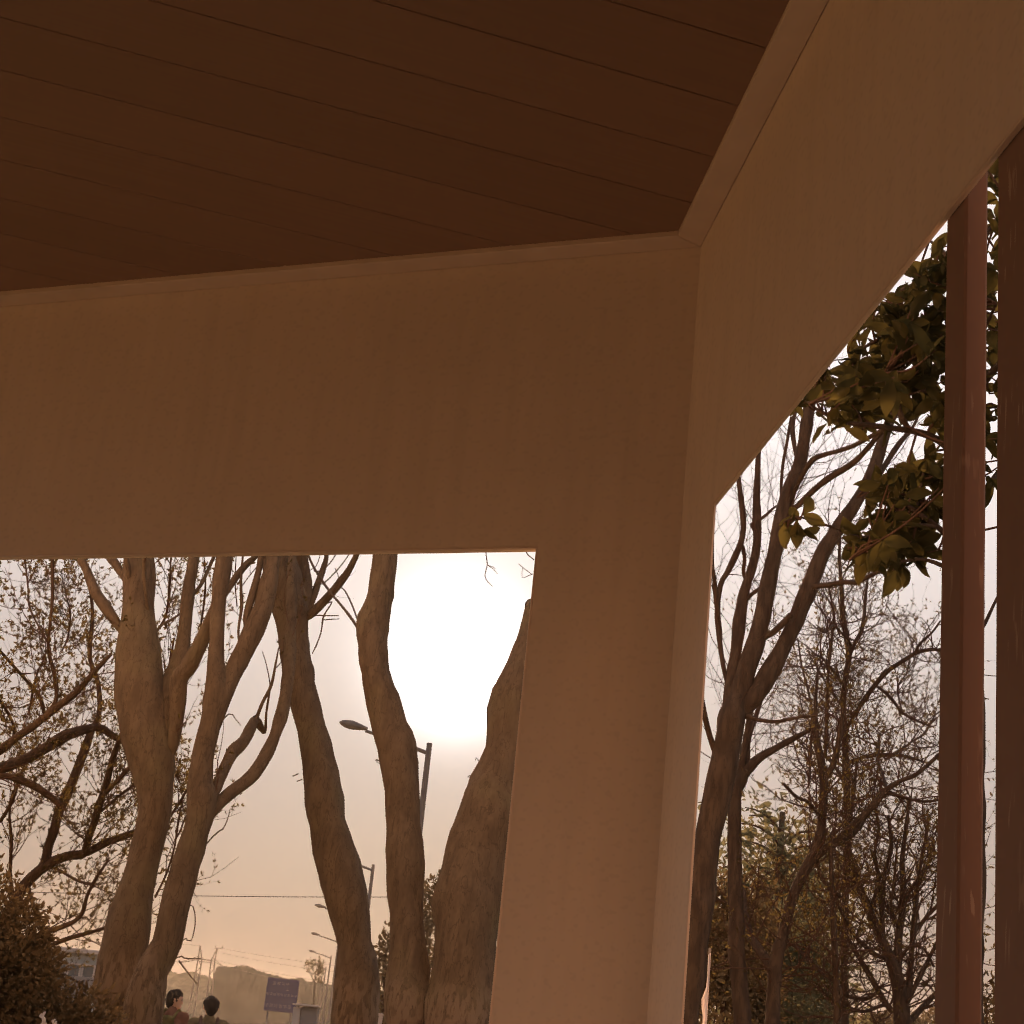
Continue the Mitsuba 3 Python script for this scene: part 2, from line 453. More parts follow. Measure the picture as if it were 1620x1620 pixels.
# ------------------------------------------------------------------ trees
def vtubes(P, R, sides=3):
    """many tubes at once: P (n, k, 3), R (n, k)"""
    n, k = R.shape
    t = normed(np.gradient(P, axis=1))
    a = normed(np.cross(t, np.array([0.37, 0.91, 0.17])))
    b = np.cross(t, a)
    ang = np.arange(sides) * 2 * np.pi / sides
    v = P[:, :, None] + R[:, :, None, None] * (np.cos(ang)[:, None] * a[:, :, None] + np.sin(ang)[:, None] * b[:, :, None])
    i, j = np.meshgrid(np.arange(k - 1), np.arange(sides), indexing='ij')
    jj = (j + 1) % sides
    q = np.stack([i * sides + j, i * sides + jj, (i + 1) * sides + jj, (i + 1) * sides + j], -1).reshape(-1, 4)
    f = np.vstack([q[:, [0, 1, 2]], q[:, [0, 2, 3]]])
    F = (f[None] + (np.arange(n) * k * sides)[:, None, None]).reshape(-1, 3)
    return v.reshape(-1, 3), F


def grow(p0, d0, L, rng, up=0.25, wig=0.35, k=6):
    n = len(p0)
    P = np.empty((n, k, 3))
    P[:, 0] = p0
    d = normed(d0)
    for i in range(1, k):
        d = normed(d + wig * rng.normal(size=(n, 3)) * 0.5 + np.array([0, 0, up * 0.3]))
        P[:, i] = P[:, i - 1] + d * (L / (k - 1))[:, None]
    return P


def fork(P, R, per, rng, a0=25, a1=65, t0=0.2):
    """points and directions for side shoots on the polylines"""
    n, k = R.shape
    idx = np.repeat(np.arange(n), per)
    t = (t0 + (1 - t0) * rng.random(len(idx))) * (k - 1) * 0.999
    i = t.astype(int)
    fr = (t - i)[:, None]
    p = P[idx, i] * (1 - fr) + P[idx, i + 1] * fr
    r = R[idx, i] * (1 - fr[:, 0]) + R[idx, i + 1] * fr[:, 0]
    tan = normed(P[idx, i + 1] - P[idx, i])
    pr = normed(np.cross(tan, rng.normal(size=(len(idx), 3))))
    a = np.radians(a0 + (a1 - a0) * rng.random(len(idx)))[:, None]
    return p, np.cos(a) * tan + np.sin(a) * pr, r


def blades(p, d, L, W, rng, fold=0.25):
    """leaf blades: six vertices, four triangles each"""
    n = len(p)
    d = normed(d)
    s = normed(np.cross(d, rng.normal(size=(n, 3))))
    u = np.cross(s, d)
    L, W = np.asarray(L)[:, None], np.asarray(W)[:, None]
    droop = 0.18 * rng.random((n, 1))
    v = np.stack([p, p + d * L * 0.35 + s * W * 0.5 + u * W * fold, p + d * L * 0.35 - s * W * 0.5 + u * W * fold,
                  p + d * L * 0.7 + s * W * 0.36 + u * W * fold * .7 - u * L * droop * .3, p + d * L * 0.7 - s * W * 0.36 + u * W * fold * .7 - u * L * droop * .3, p + d * L - u * L * droop], 1)
    f = np.array([[0, 1, 2], [2, 1, 3], [2, 3, 4], [4, 3, 5]])
    return v.reshape(-1, 3), (f[None] + (np.arange(n) * 6)[:, None, None]).reshape(-1, 3)


def join(list_):
    v, f, o = [], [], 0
    for a, b in list_:
        v.append(a)
        f.append(b + o)
        o += len(a)
    return np.vstack(v), np.vstack(f)


class Tree:
    def __init__(self, name, label, D, category='tree', group=None, seed=1, bark='bark'):
        self.key = thing(name, label, category, group)
        self.D, self.limbs, self.seed, self.bark = D, [], seed, bark
        self.rng = np.random.default_rng(seed)

    def limb(self, pts, d0=0.0, d1=None, name='limb', root=False, sides=None, lump=1.0, show=True, label=None):
        """pts: (px, py, radius in px) along the limb as traced; depth runs from D + d0 to D + d1"""
        d1 = d0 if d1 is None else d1
        P = np.array([(x, y) for x, y, r in pts], float)
        s = np.r_[0, np.cumsum(np.linalg.norm(np.diff(P, axis=0), axis=1))]
        s /= s[-1]
        w = np.array([at(x, y, self.D + d0 + (d1 - d0) * t) for (x, y), t in zip(P, s)])
        r = np.array([q[2] * scale(a) for q, a in zip(pts, w)])
        if not root and self.limbs:      # a limb leaves its parent at the parent's own depth, from inside it
            best = None
            for p_, r_ in self.limbs:
                X, Y = pxy(p_)
                e_ = np.hypot(X - P[0, 0], Y - P[0, 1]) - 0.9 * r_ / scale(w[0])
                i_ = int(np.argmin(e_))
                if best is None or e_[i_] < best[0]:
                    best = (e_[i_], p_[i_], r_[i_], p_[max(0, i_ - 4)])
            if best[0] < 14:
                dy = best[1][1] - w[0][1]
                w = np.array([at(x, y, q[1] + dy) for (x, y), q in zip(P, w)])
                if best[2] > r[0] * 1.02:
                    back = best[3] * 0.6 + best[1] * 0.4
                    w = np.vstack([back, w])
                    r = np.r_[min(r[0], best[2] * 0.7), r]
        if root:      # carry the stem down to the ground from its lowest traced point
            dn = normed(w[0] - w[1])
            dn = normed(dn * np.array([0.5, 0.5, 1]))
            h = w[0][2]
            low = w[0] + dn / -dn[2] * (h * 0.55)
            foot = w[0] + dn / -dn[2] * (h + 0.08)
            w = np.vstack([foot, low, w])
            r = np.r_[r[0] * 1.55, r[0] * 1.06, r]
        step = max(0.035, min(0.12, float(np.median(r)) * 1.2))
        p, rr = smoothpath(w, r, step)
        m = sides or int(np.clip(6 + r.max() * 130, 6, 26))
        if show:
            part(self.key, name, tube(p, rr, m, 0.5 * lump, self.seed + len(self.limbs)), self.bark, True, label=label)
        self.limbs.append((p, rr))
        return self

    def twigs(self, spacing=0.12, L=(0.35, 0.9), per=4, L2=(0.12, 0.35), tufts=4, leaf=0.026, nleaf=3, rmin=0.0, rmax=0.05, up=0.5, a=(25, 70), which=None, wig=0.35, per3=0,
              r0=0.0035, leafmat='bud_leaf', t0=0.0, zmin=0.5, zmax=99.0, keep=None):
        rng = self.rng
        P0, D0, R0 = [], [], []
        for li, (p, r) in enumerate(self.limbs):
            if which is not None and li not in which:
                continue
            seg = np.linalg.norm(np.diff(p, axis=0), axis=1)
            s = np.r_[0, np.cumsum(seg)]
            n = int(s[-1] / spacing)
            if n < 1:
                continue
            q = np.sort(s[-1] * (t0 + (1 - t0) * rng.random(n)))
            i = np.clip(np.searchsorted(s, q) - 1, 0, len(p) - 2)
            fr = ((q - s[i]) / seg[i])[:, None]
            pos = p[i] * (1 - fr) + p[i + 1] * fr
            rad = r[i]
            tan = normed(p[i + 1] - p[i])
            pr = normed(np.cross(tan, rng.normal(size=(n, 3))))
            ang = np.radians(a[0] + (a[1] - a[0]) * rng.random(n))[:, None]
            ok = (rad <= rmax) & (rad >= rmin) & (pos[:, 2] > zmin) & (pos[:, 2] < zmax)
            P0.append(pos[ok])
            D0.append((np.cos(ang) * tan + np.sin(ang) * pr)[ok])
            R0.append(rad[ok])
        p0, d0, rad = np.vstack(P0), np.vstack(D0), np.hstack(R0)
        if keep is not None:
            ok = keep(p0)
            p0, d0, rad = p0[ok], d0[ok], rad[ok]
        n = len(p0)
        k = 6
        taper = np.linspace(1, 0.35, k)
        Ln = L[0] + (L[1] - L[0]) * rng.random(n)
        A = grow(p0, d0, Ln, rng, up, wig, k)
        AR = np.minimum(rad * 0.6, r0 * (0.6 + 0.8 * rng.random(n)))[:, None] * taper
        tubes = [vtubes(A, AR, 4)]
        lp, ld = [], []
        last, lastR = A, AR
        for pe, Lr in ((per, L2), (per3, (L2[0] * 0.45, L2[1] * 0.55))):
            if pe == 0:
                continue
            p1, d1, r1 = fork(last, lastR, pe, rng)
            B = grow(p1, d1, Lr[0] + (Lr[1] - Lr[0]) * rng.random(len(p1)), rng, up, wig, k)
            BR = (np.minimum(r1 * 0.75, r0 * 0.55) + 0.0002)[:, None] * taper
            tubes.append(vtubes(B, BR, 3))
            if tufts:
                tp, td, _ = fork(B, BR, tufts, rng, 20, 80, 0.15)
                lp += [tp, B[:, -1]]
                ld += [td, normed(B[:, -1] - B[:, -2])]
            last, lastR = B, BR
        part(self.key, 'twigs', join(tubes), 'twig_bark', False, kind='stuff')
        if tufts and lp:
            lp, ld = np.vstack(lp), np.vstack(ld)
            lp, ld = np.repeat(lp, nleaf, 0), np.repeat(ld, nleaf, 0)
            ld = normed(ld + 0.75 * rng.normal(size=ld.shape))
            ls = leaf * (0.5 + 0.8 * rng.random(len(lp)))
            part(self.key, 'leaves', blades(lp, ld, ls, ls * 0.42, rng), leafmat, False, kind='stuff')
        return self


GRP = None
# --- A: the big twin-stemmed tree on the left
ta = Tree('twin_stemmed_tree', 'big rough barked tree with two stems parting low down, left of the two people', 8.4, seed=11)
ta.limb([(188, 1620, 41), (190, 1541, 38), (199, 1492, 36.5), (207, 1442, 32), (218, 1393, 26.5), (233, 1343, 24), (242, 1294, 25), (246, 1245, 28), (243, 1205, 38), (233, 1165, 40), (226, 1120, 37), (220, 1075, 35.5), (219, 1030, 34), (221, 989, 30),
         (218, 930, 24.5), (218, 878, 22.5), (215, 760, 20), (206, 560, 15), (190, 330, 9), (180, 160, 4)], 0, 0.6, 'trunk', True)
ta.limb([(244, 1205, 22), (258, 1150, 24), (271, 1095, 22), (285, 1044, 14), (293, 989, 10.5), (298, 933, 10), (307, 878, 8.5), (315, 780, 7.5), (330, 600, 6), (340, 420, 3)], 0.05, 0.5)
ta.limb([(250, 1225, 10), (272, 1180, 10), (281, 1120, 12), (283, 1075, 13), (296, 1058, 12), (315, 1022, 11), (334, 982, 10), (345, 950, 8)], 0.1, -0.05)
ta.limb([(200, 1010, 5), (189, 993, 7), (167, 961, 8), (151, 937, 8), (138, 905, 7), (126, 876, 7), (112, 800, 5.5), (98, 690, 3)], 0.1, 0.5)
ta.limb([(205, 930, 4), (197, 914, 6), (183, 892, 6.5), (171, 874, 6), (150, 800, 4.5), (138, 720, 2.5)], 0.2, 0.7)
ta.limb([(215, 950, 3), (205, 915, 4), (200, 880, 4), (198, 800, 3)], -.2, -.4)
ta.limb([(236, 945, 6), (241, 915, 6), (238, 878, 6), (242, 780, 5), (255, 640, 3)], 0.1, 0.3)
ta.limb([(237, 1000, 3.5), (232, 950, 4), (228, 905, 4), (230, 850, 3)], -.1, -.3)
# second stem
ta.limb([(222, 1625, 32), (232, 1570, 30), (243, 1535, 26), (265, 1492, 22.5), (274, 1442, 22), (288, 1393, 23.5), (304, 1343, 21.5), (317, 1294, 24), (319, 1262, 24), (316, 1239, 19.5), (324, 1183, 18.5), (337, 1128, 20), (343, 1095, 22), (342, 1060, 15),
         (342, 1030, 11.5), (344, 989, 11.5), (347, 947, 11.5), (355, 878, 13), (362, 780, 11), (375, 600, 8), (385, 430, 4)], -0.25, 0.1, 'trunk', True)
ta.limb([(345, 1115, 16), (356, 1090, 16), (372, 1058, 17), (391, 1020, 16.5), (407, 985, 16), (419, 950, 15), (429, 905, 14), (436, 868, 13), (450, 780, 11), (470, 640, 8), (480, 480, 4)], -0.15, 0.2)
ta.limb([(325, 1300, 8), (345, 1272, 12), (368, 1252, 12), (400, 1226, 11), (426, 1184, 10.5), (443, 1140, 10.5), (452, 1100, 10.5), (458, 1050, 10), (461, 980, 9), (463, 860, 7), (468, 700, 4)], -0.25, 0.75)
ta.limb([(338, 1262, 5), (345, 1240, 9), (360, 1205, 9), (372, 1186, 11), (386, 1172, 9), (397, 1151, 8.5), (404, 1138, 7), (412, 1150, 5.5), (418, 1158, 4)], -0.3, 0.3)
ta.limb([(404, 1140, 3), (415, 1112, 2.8), (429, 1084, 2.4), (436, 1050, 1.8), (441, 1024, 1.2)], 0.3, 0.3, 'twig', sides=5)
ta.limb([(419, 1158, 3), (421, 1130, 1.8), (427, 1090, 1.6), (430, 1075, 1)], 0.35, 0.35, 'twig', sides=5)
ta.limb([(427, 1084, 1), (421, 1050, 0.9), (415, 1031, 0.7)], 0.3, 0.3, 'twig', sides=5)
ta.limb([(392, 1010, 4), (389, 980, 5), (398, 945, 5.5), (408, 908, 5), (414, 872, 5), (424, 800, 4)], 0, 0.1)
ta.limb([(345, 960, 5), (356, 940, 5), (372, 915, 5.5), (390, 893, 6), (404, 880, 5), (420, 850, 4)], 0.05, 0.3)
ta.limb([(377, 1000, 2), (382, 960, 2.4), (381, 920, 2.2), (384, 880, 1.8)], 0.3, 0.4, 'twig', sides=5)
ta.limb([(303, 945, 3), (318, 925, 3.4), (333, 893, 3.2), (342, 872, 3)], .1, .3)
ta.limb([(253, 992, 1.8), (268, 982, 2), (287, 970, 1.5)], .1, .2, 'twig', sides=5)
# thin shoots with buds on the right side of the second stem
for q in ([(338, 1322, 1.2), (352, 1312, 1), (360, 1296, .8), (364, 1280, .6)], [(300, 1432, 1.1), (309, 1452, 1), (306, 1478, .8), (302, 1489, .7)], [(290, 1487, .8), (296, 1488, .8), (302, 1488, .8)],
          [(361, 1130, 1.1), (372, 1137, .9), (381, 1148, .7)], [(280, 1515, 1.1), (292, 1516, 1.2), (306, 1517, 1.1), (318, 1516, .9)], [(283, 1520, 1.3), (298, 1540, 1.2), (314, 1559, 1)]):
    ta.limb(q, -0.3, -0.35, 'twig', sides=5)
ta.twigs(0.42, (0.2, 0.5), 3, (0.06, 0.2), 2, 0.024, 2, rmax=0.035, up=0.5, r0=0.0028, zmin=2.4)

# --- B: middle stem
tb = Tree('leaning_tree', 'tall bare trunk leaning left towards its top, behind the road sign', 8.9, seed=23)
tb.limb([(561, 1620, 38), (566, 1541, 33), (562, 1492, 32), (552, 1442, 32), (541, 1393, 32), (530, 1343, 30), (521, 1300, 30), (514, 1266, 30), (507, 1223, 29), (498, 1179, 27), (486, 1125, 26.5), (476, 1085, 25.5), (471, 1063, 25), (466, 1034, 25), (463, 1005, 26),
         (462, 976, 29), (455, 945, 30), (447, 915, 30), (437, 878, 27), (428, 800, 22), (415, 660, 16), (405, 500, 9), (400, 350, 4)], 0, 0.5, 'trunk', True)
tb.limb([(462, 985, 12), (474, 960, 15), (482, 930, 12), (480, 900, 10), (477, 870, 9.5), (474, 780, 8), (478, 640, 5)], 0.05, 0.5)
tb.limb([(478, 985, 6), (492, 971, 8), (510, 954, 7), (527, 935, 6.5), (541, 917, 6), (552, 901, 5.5), (566, 871, 5), (585, 800, 4), (600, 700, 2.5)], 0, -0.4)
tb.limb([(488, 962, 5), (496, 944, 5.5), (504, 920, 5.5), (511, 900, 5), (516, 884, 4), (517, 869, 4), (522, 800, 3)], 0.05, 0.3)
tb.limb([(482, 868, 1.8), (494, 893, 1.8), (507, 915, 2), (524, 939, 1.8), (540, 958, 2.2), (554, 976, 2.6), (567, 995, 3)], 0.2, -0.5, 'twig', sides=5)
tb.limb([(525, 952, 1.2), (517, 966, 1.2), (511, 978, 1.6), (508, 1000, 1.2), (500, 1022, 1.2), (494, 1034, .8)], 0.1, 0, 'twig', sides=5)
for q in ([(497, 974, .9), (512, 974, 1), (536, 974, .8)], [(511, 979, .8), (520, 980, .8), (537, 979, .6)], [(510, 924, 1), (535, 900, 1), (556, 872, .8)], [(500, 905, 1), (520, 893, 1), (535, 871, .8)],
          [(530, 930, .8), (536, 915, .8), (530, 899, .7)], [(488, 930, 1.2), (497, 928, 1), (505, 922, .8)], [(463, 1228, .9), (472, 1224, .9)], [(470, 1236, .9), (478, 1233, .9)], [(541, 930, 1.2), (556, 955, 1.2), (567, 985, 1.3)], [(498, 898, .8), (506, 880, .8), (508, 866, .6)]):
    tb.limb(q, 0.05, 0.0, 'twig', sides=5)
tb.twigs(0.5, (0.2, 0.45), 3, (0.08, 0.2), 0, rmax=0.03, up=0.4, r0=0.0025, zmin=3.0)

# --- C + D: stem and the sawn-off limb by the column
tc = Tree('forked_tree', 'forked trunk with a thick sawn-off limb beside the column, under the sun', 8.1, seed=37)
tc.limb([(648, 1625, 40), (646, 1560, 34), (645, 1492, 31), (643, 1442, 28.5), (642, 1393, 26.5), (641, 1345, 27), (640, 1319, 27), (637, 1290, 26.5), (635, 1250, 27.5), (632, 1208, 29), (627, 1179, 29), (617, 1150, 28.5), (605, 1107, 27), (596, 1076, 25.5), (591, 1050, 25), (589, 1020, 25),
         (590, 993, 25), (596, 965, 22), (602, 940, 21), (606, 910, 21), (610, 872, 22), (615, 800, 19), (628, 660, 14), (640, 500, 8), (648, 380, 4)], 0, 0.5, 'trunk', True)
tc.limb([(655, 960, 1), (655, 960, 1)][:0] or [(575, 1003, 2), (570, 995, 2.2), (574, 975, 1.8), (584, 945, 1.4), (588, 920, 1)], -0.1, -0.1, 'twig', sides=5)
tc.limb([(730, 1640, 60), (733, 1560, 55), (737, 1490, 58), (739, 1430, 62), (746, 1378, 56), (760, 1335, 50), (776, 1292, 51), (791, 1240, 47), (804, 1188, 43), (815, 1130, 41), (830, 1080, 38), (842, 1031, 36), (853, 985, 31), (857, 958, 29)], -0.1, 0.25, 'sawn_limb', True,
        label='thick limb sawn off at its upper end')
tc.limb([(636, 1268, 1.2), (624, 1266, 1), (617, 1265, .8)][:0] or [(601, 1204, 1), (594, 1203, .8)], 0, 0, 'twig', sides=5)
# a few hanging twigs high on the right, from a limb that passes over the fascia
tc.limb([(614, 820, 6), (660, 780, 5), (720, 770, 4), (790, 790, 3), (850, 820, 2)], 0.3, 0.0)
for q in ([(764, 790, 1.2), (768, 868, 1), (771, 893, 1), (767, 910, .8), (772, 921, .7), (780, 928, .6)], [(771, 893, .7), (779, 899, .6), (787, 908, .5)], [(771, 893, .6), (778, 896, .5), (784, 900, .5)],
          [(815, 800, 1.2), (830, 868, .9), (845, 886, .8)], [(820, 892, .6), (831, 901, .7), (842, 909, .7)], [(826, 914, .5), (835, 911, .6), (843, 908, .6)]):
    tc.limb(q, 0.1, 0.1, 'twig', sides=5)
for q in ([(611, 1349, .9), (618, 1350, 1)], [(748, 1231, 1), (740, 1230, .8)], [(738, 1265, 1), (732, 1264, .8)], [(594, 1203, .8), (604, 1204, 1)], [(757, 1203, 1), (752, 1203, .8)]):
    tc.limb(q, -0.25, -0.25, 'twig', sides=5)

# --- E: young leafy tree behind the twin stems
te = Tree('budding_tree', 'spreading tree in fresh small leaf at the left edge, behind the twin stems', 10.2, seed=41, bark='low_glare_bark')
E0 = [(8, 1470, 13), (27, 1420, 10), (49, 1390, 10), (79, 1366, 9.5), (105, 1355, 8.5), (138, 1348, 7.5), (173, 1331, 6.5), (215, 1316, 5), (262, 1296, 3), (285, 1270, 1.8)]
te.limb([(-5, 1640, 17), (-3, 1560, 16)] + E0, 0, 0.2, 'trunk', True)
for q in ([(72, 1362, 7), (76, 1340, 7), (84, 1319, 6.5), (94, 1282, 6.5), (105, 1258, 6.5), (118, 1228, 6), (128, 1202, 6), (137, 1178, 6), (145, 1155, 5), (157, 1128, 4.5), (155, 1080, 3.6), (142, 1039, 3.2), (146, 983, 3), (144, 942, 2.4), (136, 905, 2), (130, 860, 1.5)],
          [(133, 1350, 5), (140, 1325, 5), (149, 1302, 5), (158, 1270, 5), (167, 1244, 4.8), (175, 1212, 4.4), (182, 1189, 4), (190, 1168, 3), (205, 1130, 2)],
          [(156, 1268, 3), (185, 1236, 3.2), (211, 1210, 2.8), (240, 1190, 1.8)], [(160, 1283, 2), (190, 1258, 1.8), (216, 1238, 1.4)],
          [(-40, 1222, 8), (0, 1216, 7.5), (28, 1206, 7.5), (55, 1193, 7.5), (85, 1175, 7), (111, 1161, 7), (155, 1151, 6), (180, 1165, 5), (203, 1173, 4), (240, 1165, 2.5)],
          [(-30, 1205, 5), (0, 1187, 5.5), (28, 1165, 5), (55, 1147, 4.8), (92, 1117, 4.5), (122, 1094, 4), (150, 1062, 3), (176, 1035, 1.6)],
          [(60, 1142, 3), (78, 1124, 3), (89, 1105, 2.8), (86, 1067, 2.4), (77, 1033, 2.4), (77, 1008, 2.4), (82, 960, 2.4), (83, 920, 2.4), (83, 880, 2.2), (85, 820, 1.5)],
          [(77, 1020, 1.8), (66, 1000, 1.6), (47, 961, 1.5), (44, 925, 1.4), (39, 880, 1.2), (36, 840, .9)], [(98, 1030, 1), (108, 1005, 1.2), (111, 970, 1.2), (104, 940, 1), (97, 905, .8)],
          [(-20, 1010, 2), (0, 1030, 2.2), (28, 1061, 2.4), (50, 1086, 2.6), (64, 1105, 2.6), (70, 1128, 2.6)], [(-10, 1095, 2), (8, 1120, 2.2), (22, 1150, 2.4), (20, 1175, 2.4)],
          [(-30, 1228, 3), (0, 1227, 3.6), (25, 1231, 4), (57, 1245, 4), (82, 1262, 4), (96, 1275, 4)], [(45, 1130, 1.6), (52, 1095, 1.6), (60, 1062, 1.4), (72, 1040, 1.2)],
          [(40, 1395, 3), (67, 1467, 4), (104, 1464, 3.6), (128, 1448, 3.4), (138, 1417, 3), (153, 1388, 2.6), (172, 1360, 1.8)], [(50, 1512, 3.5), (80, 1496, 3.6), (111, 1484, 3.2), (163, 1469, 2.2), (200, 1452, 1.4)],
          [(50, 1520, 2.4), (72, 1526, 2.2), (104, 1543, 2), (136, 1561, 1.6)], [(90, 1375, 2), (120, 1392, 2), (150, 1402, 1.6)],
          [(0, 1300, 2.4), (18, 1270, 2.4), (30, 1235, 2.2), (42, 1200, 1.8)], [(20, 1425, 3), (16, 1380, 2.6), (18, 1330, 2.2), (15, 1290, 1.8), (20, 1250, 1.4)],
          [(215, 1050, 1.2), (240, 1010, 1.8), (262, 975, 1.8), (268, 930, 1.6), (270, 890, 1.2), (272, 850, 1)], [(240, 1180, 2), (258, 1120, 2), (268, 1060, 1.8), (275, 1010, 1.4)], [(265, 1295, 1.8), (300, 1240, 1.8), (318, 1170, 1.6), (326, 1100, 1.4), (330, 1040, 1)],
          [(316, 1000, 1.2), (322, 960, 1.4), (325, 920, 1.2), (322, 870, .9)], [(375, 960, 1), (372, 920, 1), (374, 870, .8)], [(245, 1420, 2), (262, 1385, 1.8), (275, 1345, 1.6), (282, 1300, 1.4), (290, 1255, 1)]):
    r = np.random.default_rng(int(q[0][0] * 7 + q[0][1])).normal(size=2) * 0.45
    te.limb([(x, y, rr * 1.12) for x, y, rr in q], r[0], r[1])
te.twigs(0.06, (0.22, 0.62), 5, (0.07, 0.2), 3, 0.024, 3, rmin=0.0035, rmax=0.034, up=0.55, r0=0.0030, zmin=1.2, keep=lambda p: pxy(p)[0] < 300)
te.twigs(0.10, (0.15, 0.4), 3, (0.07, 0.18), 3, 0.025, 3, rmax=0.0065, up=0.6, r0=0.0022, zmin=1.2)

# --- F: many-limbed tree right of the column
tf = Tree('many_limbed_tree', 'tree dividing into many slanting limbs just right of the corner column', 8.6, seed=53, bark='low_glare_bark')
tf.limb([(1096, 1500, 24), (1106, 1420, 23), (1118, 1340, 21), (1129, 1281, 20), (1142, 1225, 21), (1152, 1180, 23), (1157, 1140, 26), (1167, 1105, 17), (1183, 1055, 14.5), (1199, 1003, 13.5), (1208, 962, 13), (1216, 923, 12.5), (1231, 850, 12), (1247, 780, 11), (1264, 735, 10.5), (1273, 690, 10), (1281, 640, 9),
         (1296, 560, 7.5), (1320, 440, 5), (1340, 330, 3)], 0, 0.3, 'trunk', True)
tf.limb([(1176, 1640, 15), (1170, 1560, 13.5), (1165, 1503, 12.5), (1164, 1448, 12), (1163, 1392, 12), (1162, 1309, 11.5), (1165, 1253, 10.5), (1178, 1222, 9), (1200, 1200, 7), (1225, 1185, 5.5), (1252, 1170, 4.5), (1290, 1150, 3)], 0.6, 0.9, 'trunk', True)
tf.limb([(1166, 1255, 7), (1172, 1220, 6.5), (1177, 1190, 6), (1182, 1160, 5), (1188, 1120, 4)], 0.65, 0.7)
tf.limb([(1178, 1235, 5), (1182, 1205, 5), (1184, 1170, 4.6), (1197, 1130, 4), (1210, 1090, 3)], 0.7, 1.0)
tf.limb([(1158, 1135, 10), (1176, 1122, 14), (1194, 1100, 15), (1212, 1072, 14.5), (1232, 1036, 14), (1251, 1000, 13.5), (1267, 962, 13), (1281, 928, 12.5), (1294, 895, 12.5), (1308, 864, 12), (1337, 820, 11.5), (1354, 795, 10.5), (1371, 765, 10), (1388, 724, 10), (1402, 680, 9), (1425, 630, 7.5), (1460, 560, 6), (1500, 470, 4)], 0, 0.2)
tf.limb([(1150, 1130, 8), (1156, 1085, 10), (1163, 1040, 10), (1171, 975, 9), (1178, 935, 8.5), (1189, 900, 8), (1196, 870, 7.5), (1198, 840, 7), (1197, 788, 6.5), (1199, 740, 5), (1200, 700, 4.5), (1204, 640, 4), (1210, 560, 2.5)], 0, 0.5)
tf.limb([(1150, 1080, 4), (1142, 1040, 4.5), (1137, 1000, 4.5), (1135, 965, 4.5), (1140, 925, 4.5), (1151, 905, 4.5), (1163, 880, 5), (1173, 855, 4.6), (1176, 827, 4.4), (1171, 780, 4), (1167, 746, 3.2), (1160, 690, 2.4)], -0.1, 0.2)
tf.limb([(1140, 1000, 3), (1134, 960, 3.6), (1130, 916, 3.6), (1127, 890, 3), (1128, 840, 2)], -0.1, -0.3)
tf.limb([(1173, 860, 3), (1178, 885, 3), (1176, 905, 3), (1182, 925, 2.4)], 0.1, 0.2)
tf.limb([(1128, 1180, 5), (1117, 1142, 4.6), (1112, 1115, 4.2), (1106, 1080, 3)], -0.1, -0.3)
tf.limb([(1210, 920, 5), (1230, 900, 4.4), (1207, 870, 3.6), (1180, 862, 3)][:0] or [(1200, 1015, 4), (1220, 1003, 4.4), (1240, 985, 4.6), (1252, 972, 4)], 0.1, 0.0)
tf.limb([(1184, 945, 3), (1196, 935, 3), (1210, 925, 2.6)], 0.2, 0.2)
tf.limb([(1243, 805, 4), (1258, 803, 5), (1278, 784, 5.4), (1298, 766, 5.6), (1318, 752, 5.6), (1337, 741, 5.4), (1355, 728, 5.2), (1369, 713, 5), (1385, 694, 5), (1401, 674, 5), (1420, 640, 4)], 0.1, -0.6)
tf.limb([(1252, 790, 3), (1266, 757, 4), (1285, 728, 4.2), (1305, 719, 4), (1324, 714, 4), (1348, 706, 4), (1369, 695, 4), (1400, 678, 3.6)], 0.2, -0.5)
tf.limb([(1262, 735, 4), (1256, 700, 3.6), (1254, 670, 3), (1262, 640, 2.4)], 0.2, 0.5)
tf.limb([(1240, 800, 3), (1236, 780, 2.6), (1238, 740, 2.4), (1245, 700, 2.2), (1252, 660, 2)], 0.2, 0.5)
tf.limb([(1189, 829, 2), (1206, 820, 2), (1226, 802, 1.6), (1246, 796, 1.4)], 0.3, 0.3)
tf.limb([(1272, 938, 4), (1285, 929, 5), (1311, 925, 5), (1335, 921, 4.8), (1357, 921, 4.4), (1372, 913, 4.2), (1388, 905, 4), (1414, 888, 3.4), (1450, 870, 2.6)], -0.1, -0.5)
tf.limb([(1394, 700, 6), (1388, 740, 7), (1384, 760, 7)], 0.1, 0.2)
tf.limb([(1175, 1135, 4), (1200, 1139, 3.4), (1226, 1142, 3), (1243, 1139, 3), (1270, 1134, 2.4), (1300, 1132, 1.5)], -0.1, -0.4)
tf.limb([(1390, 750, 5), (1420, 705, 4), (1441, 680, 3), (1452, 660, 2)], -.1, .2)
tf.twigs(0.12, (0.3, 0.75), 4, (0.1, 0.3), 0, rmin=0.006, rmax=0.05, up=0.45, r0=0.0024, zmin=2.0, wig=0.45, zmax=9)

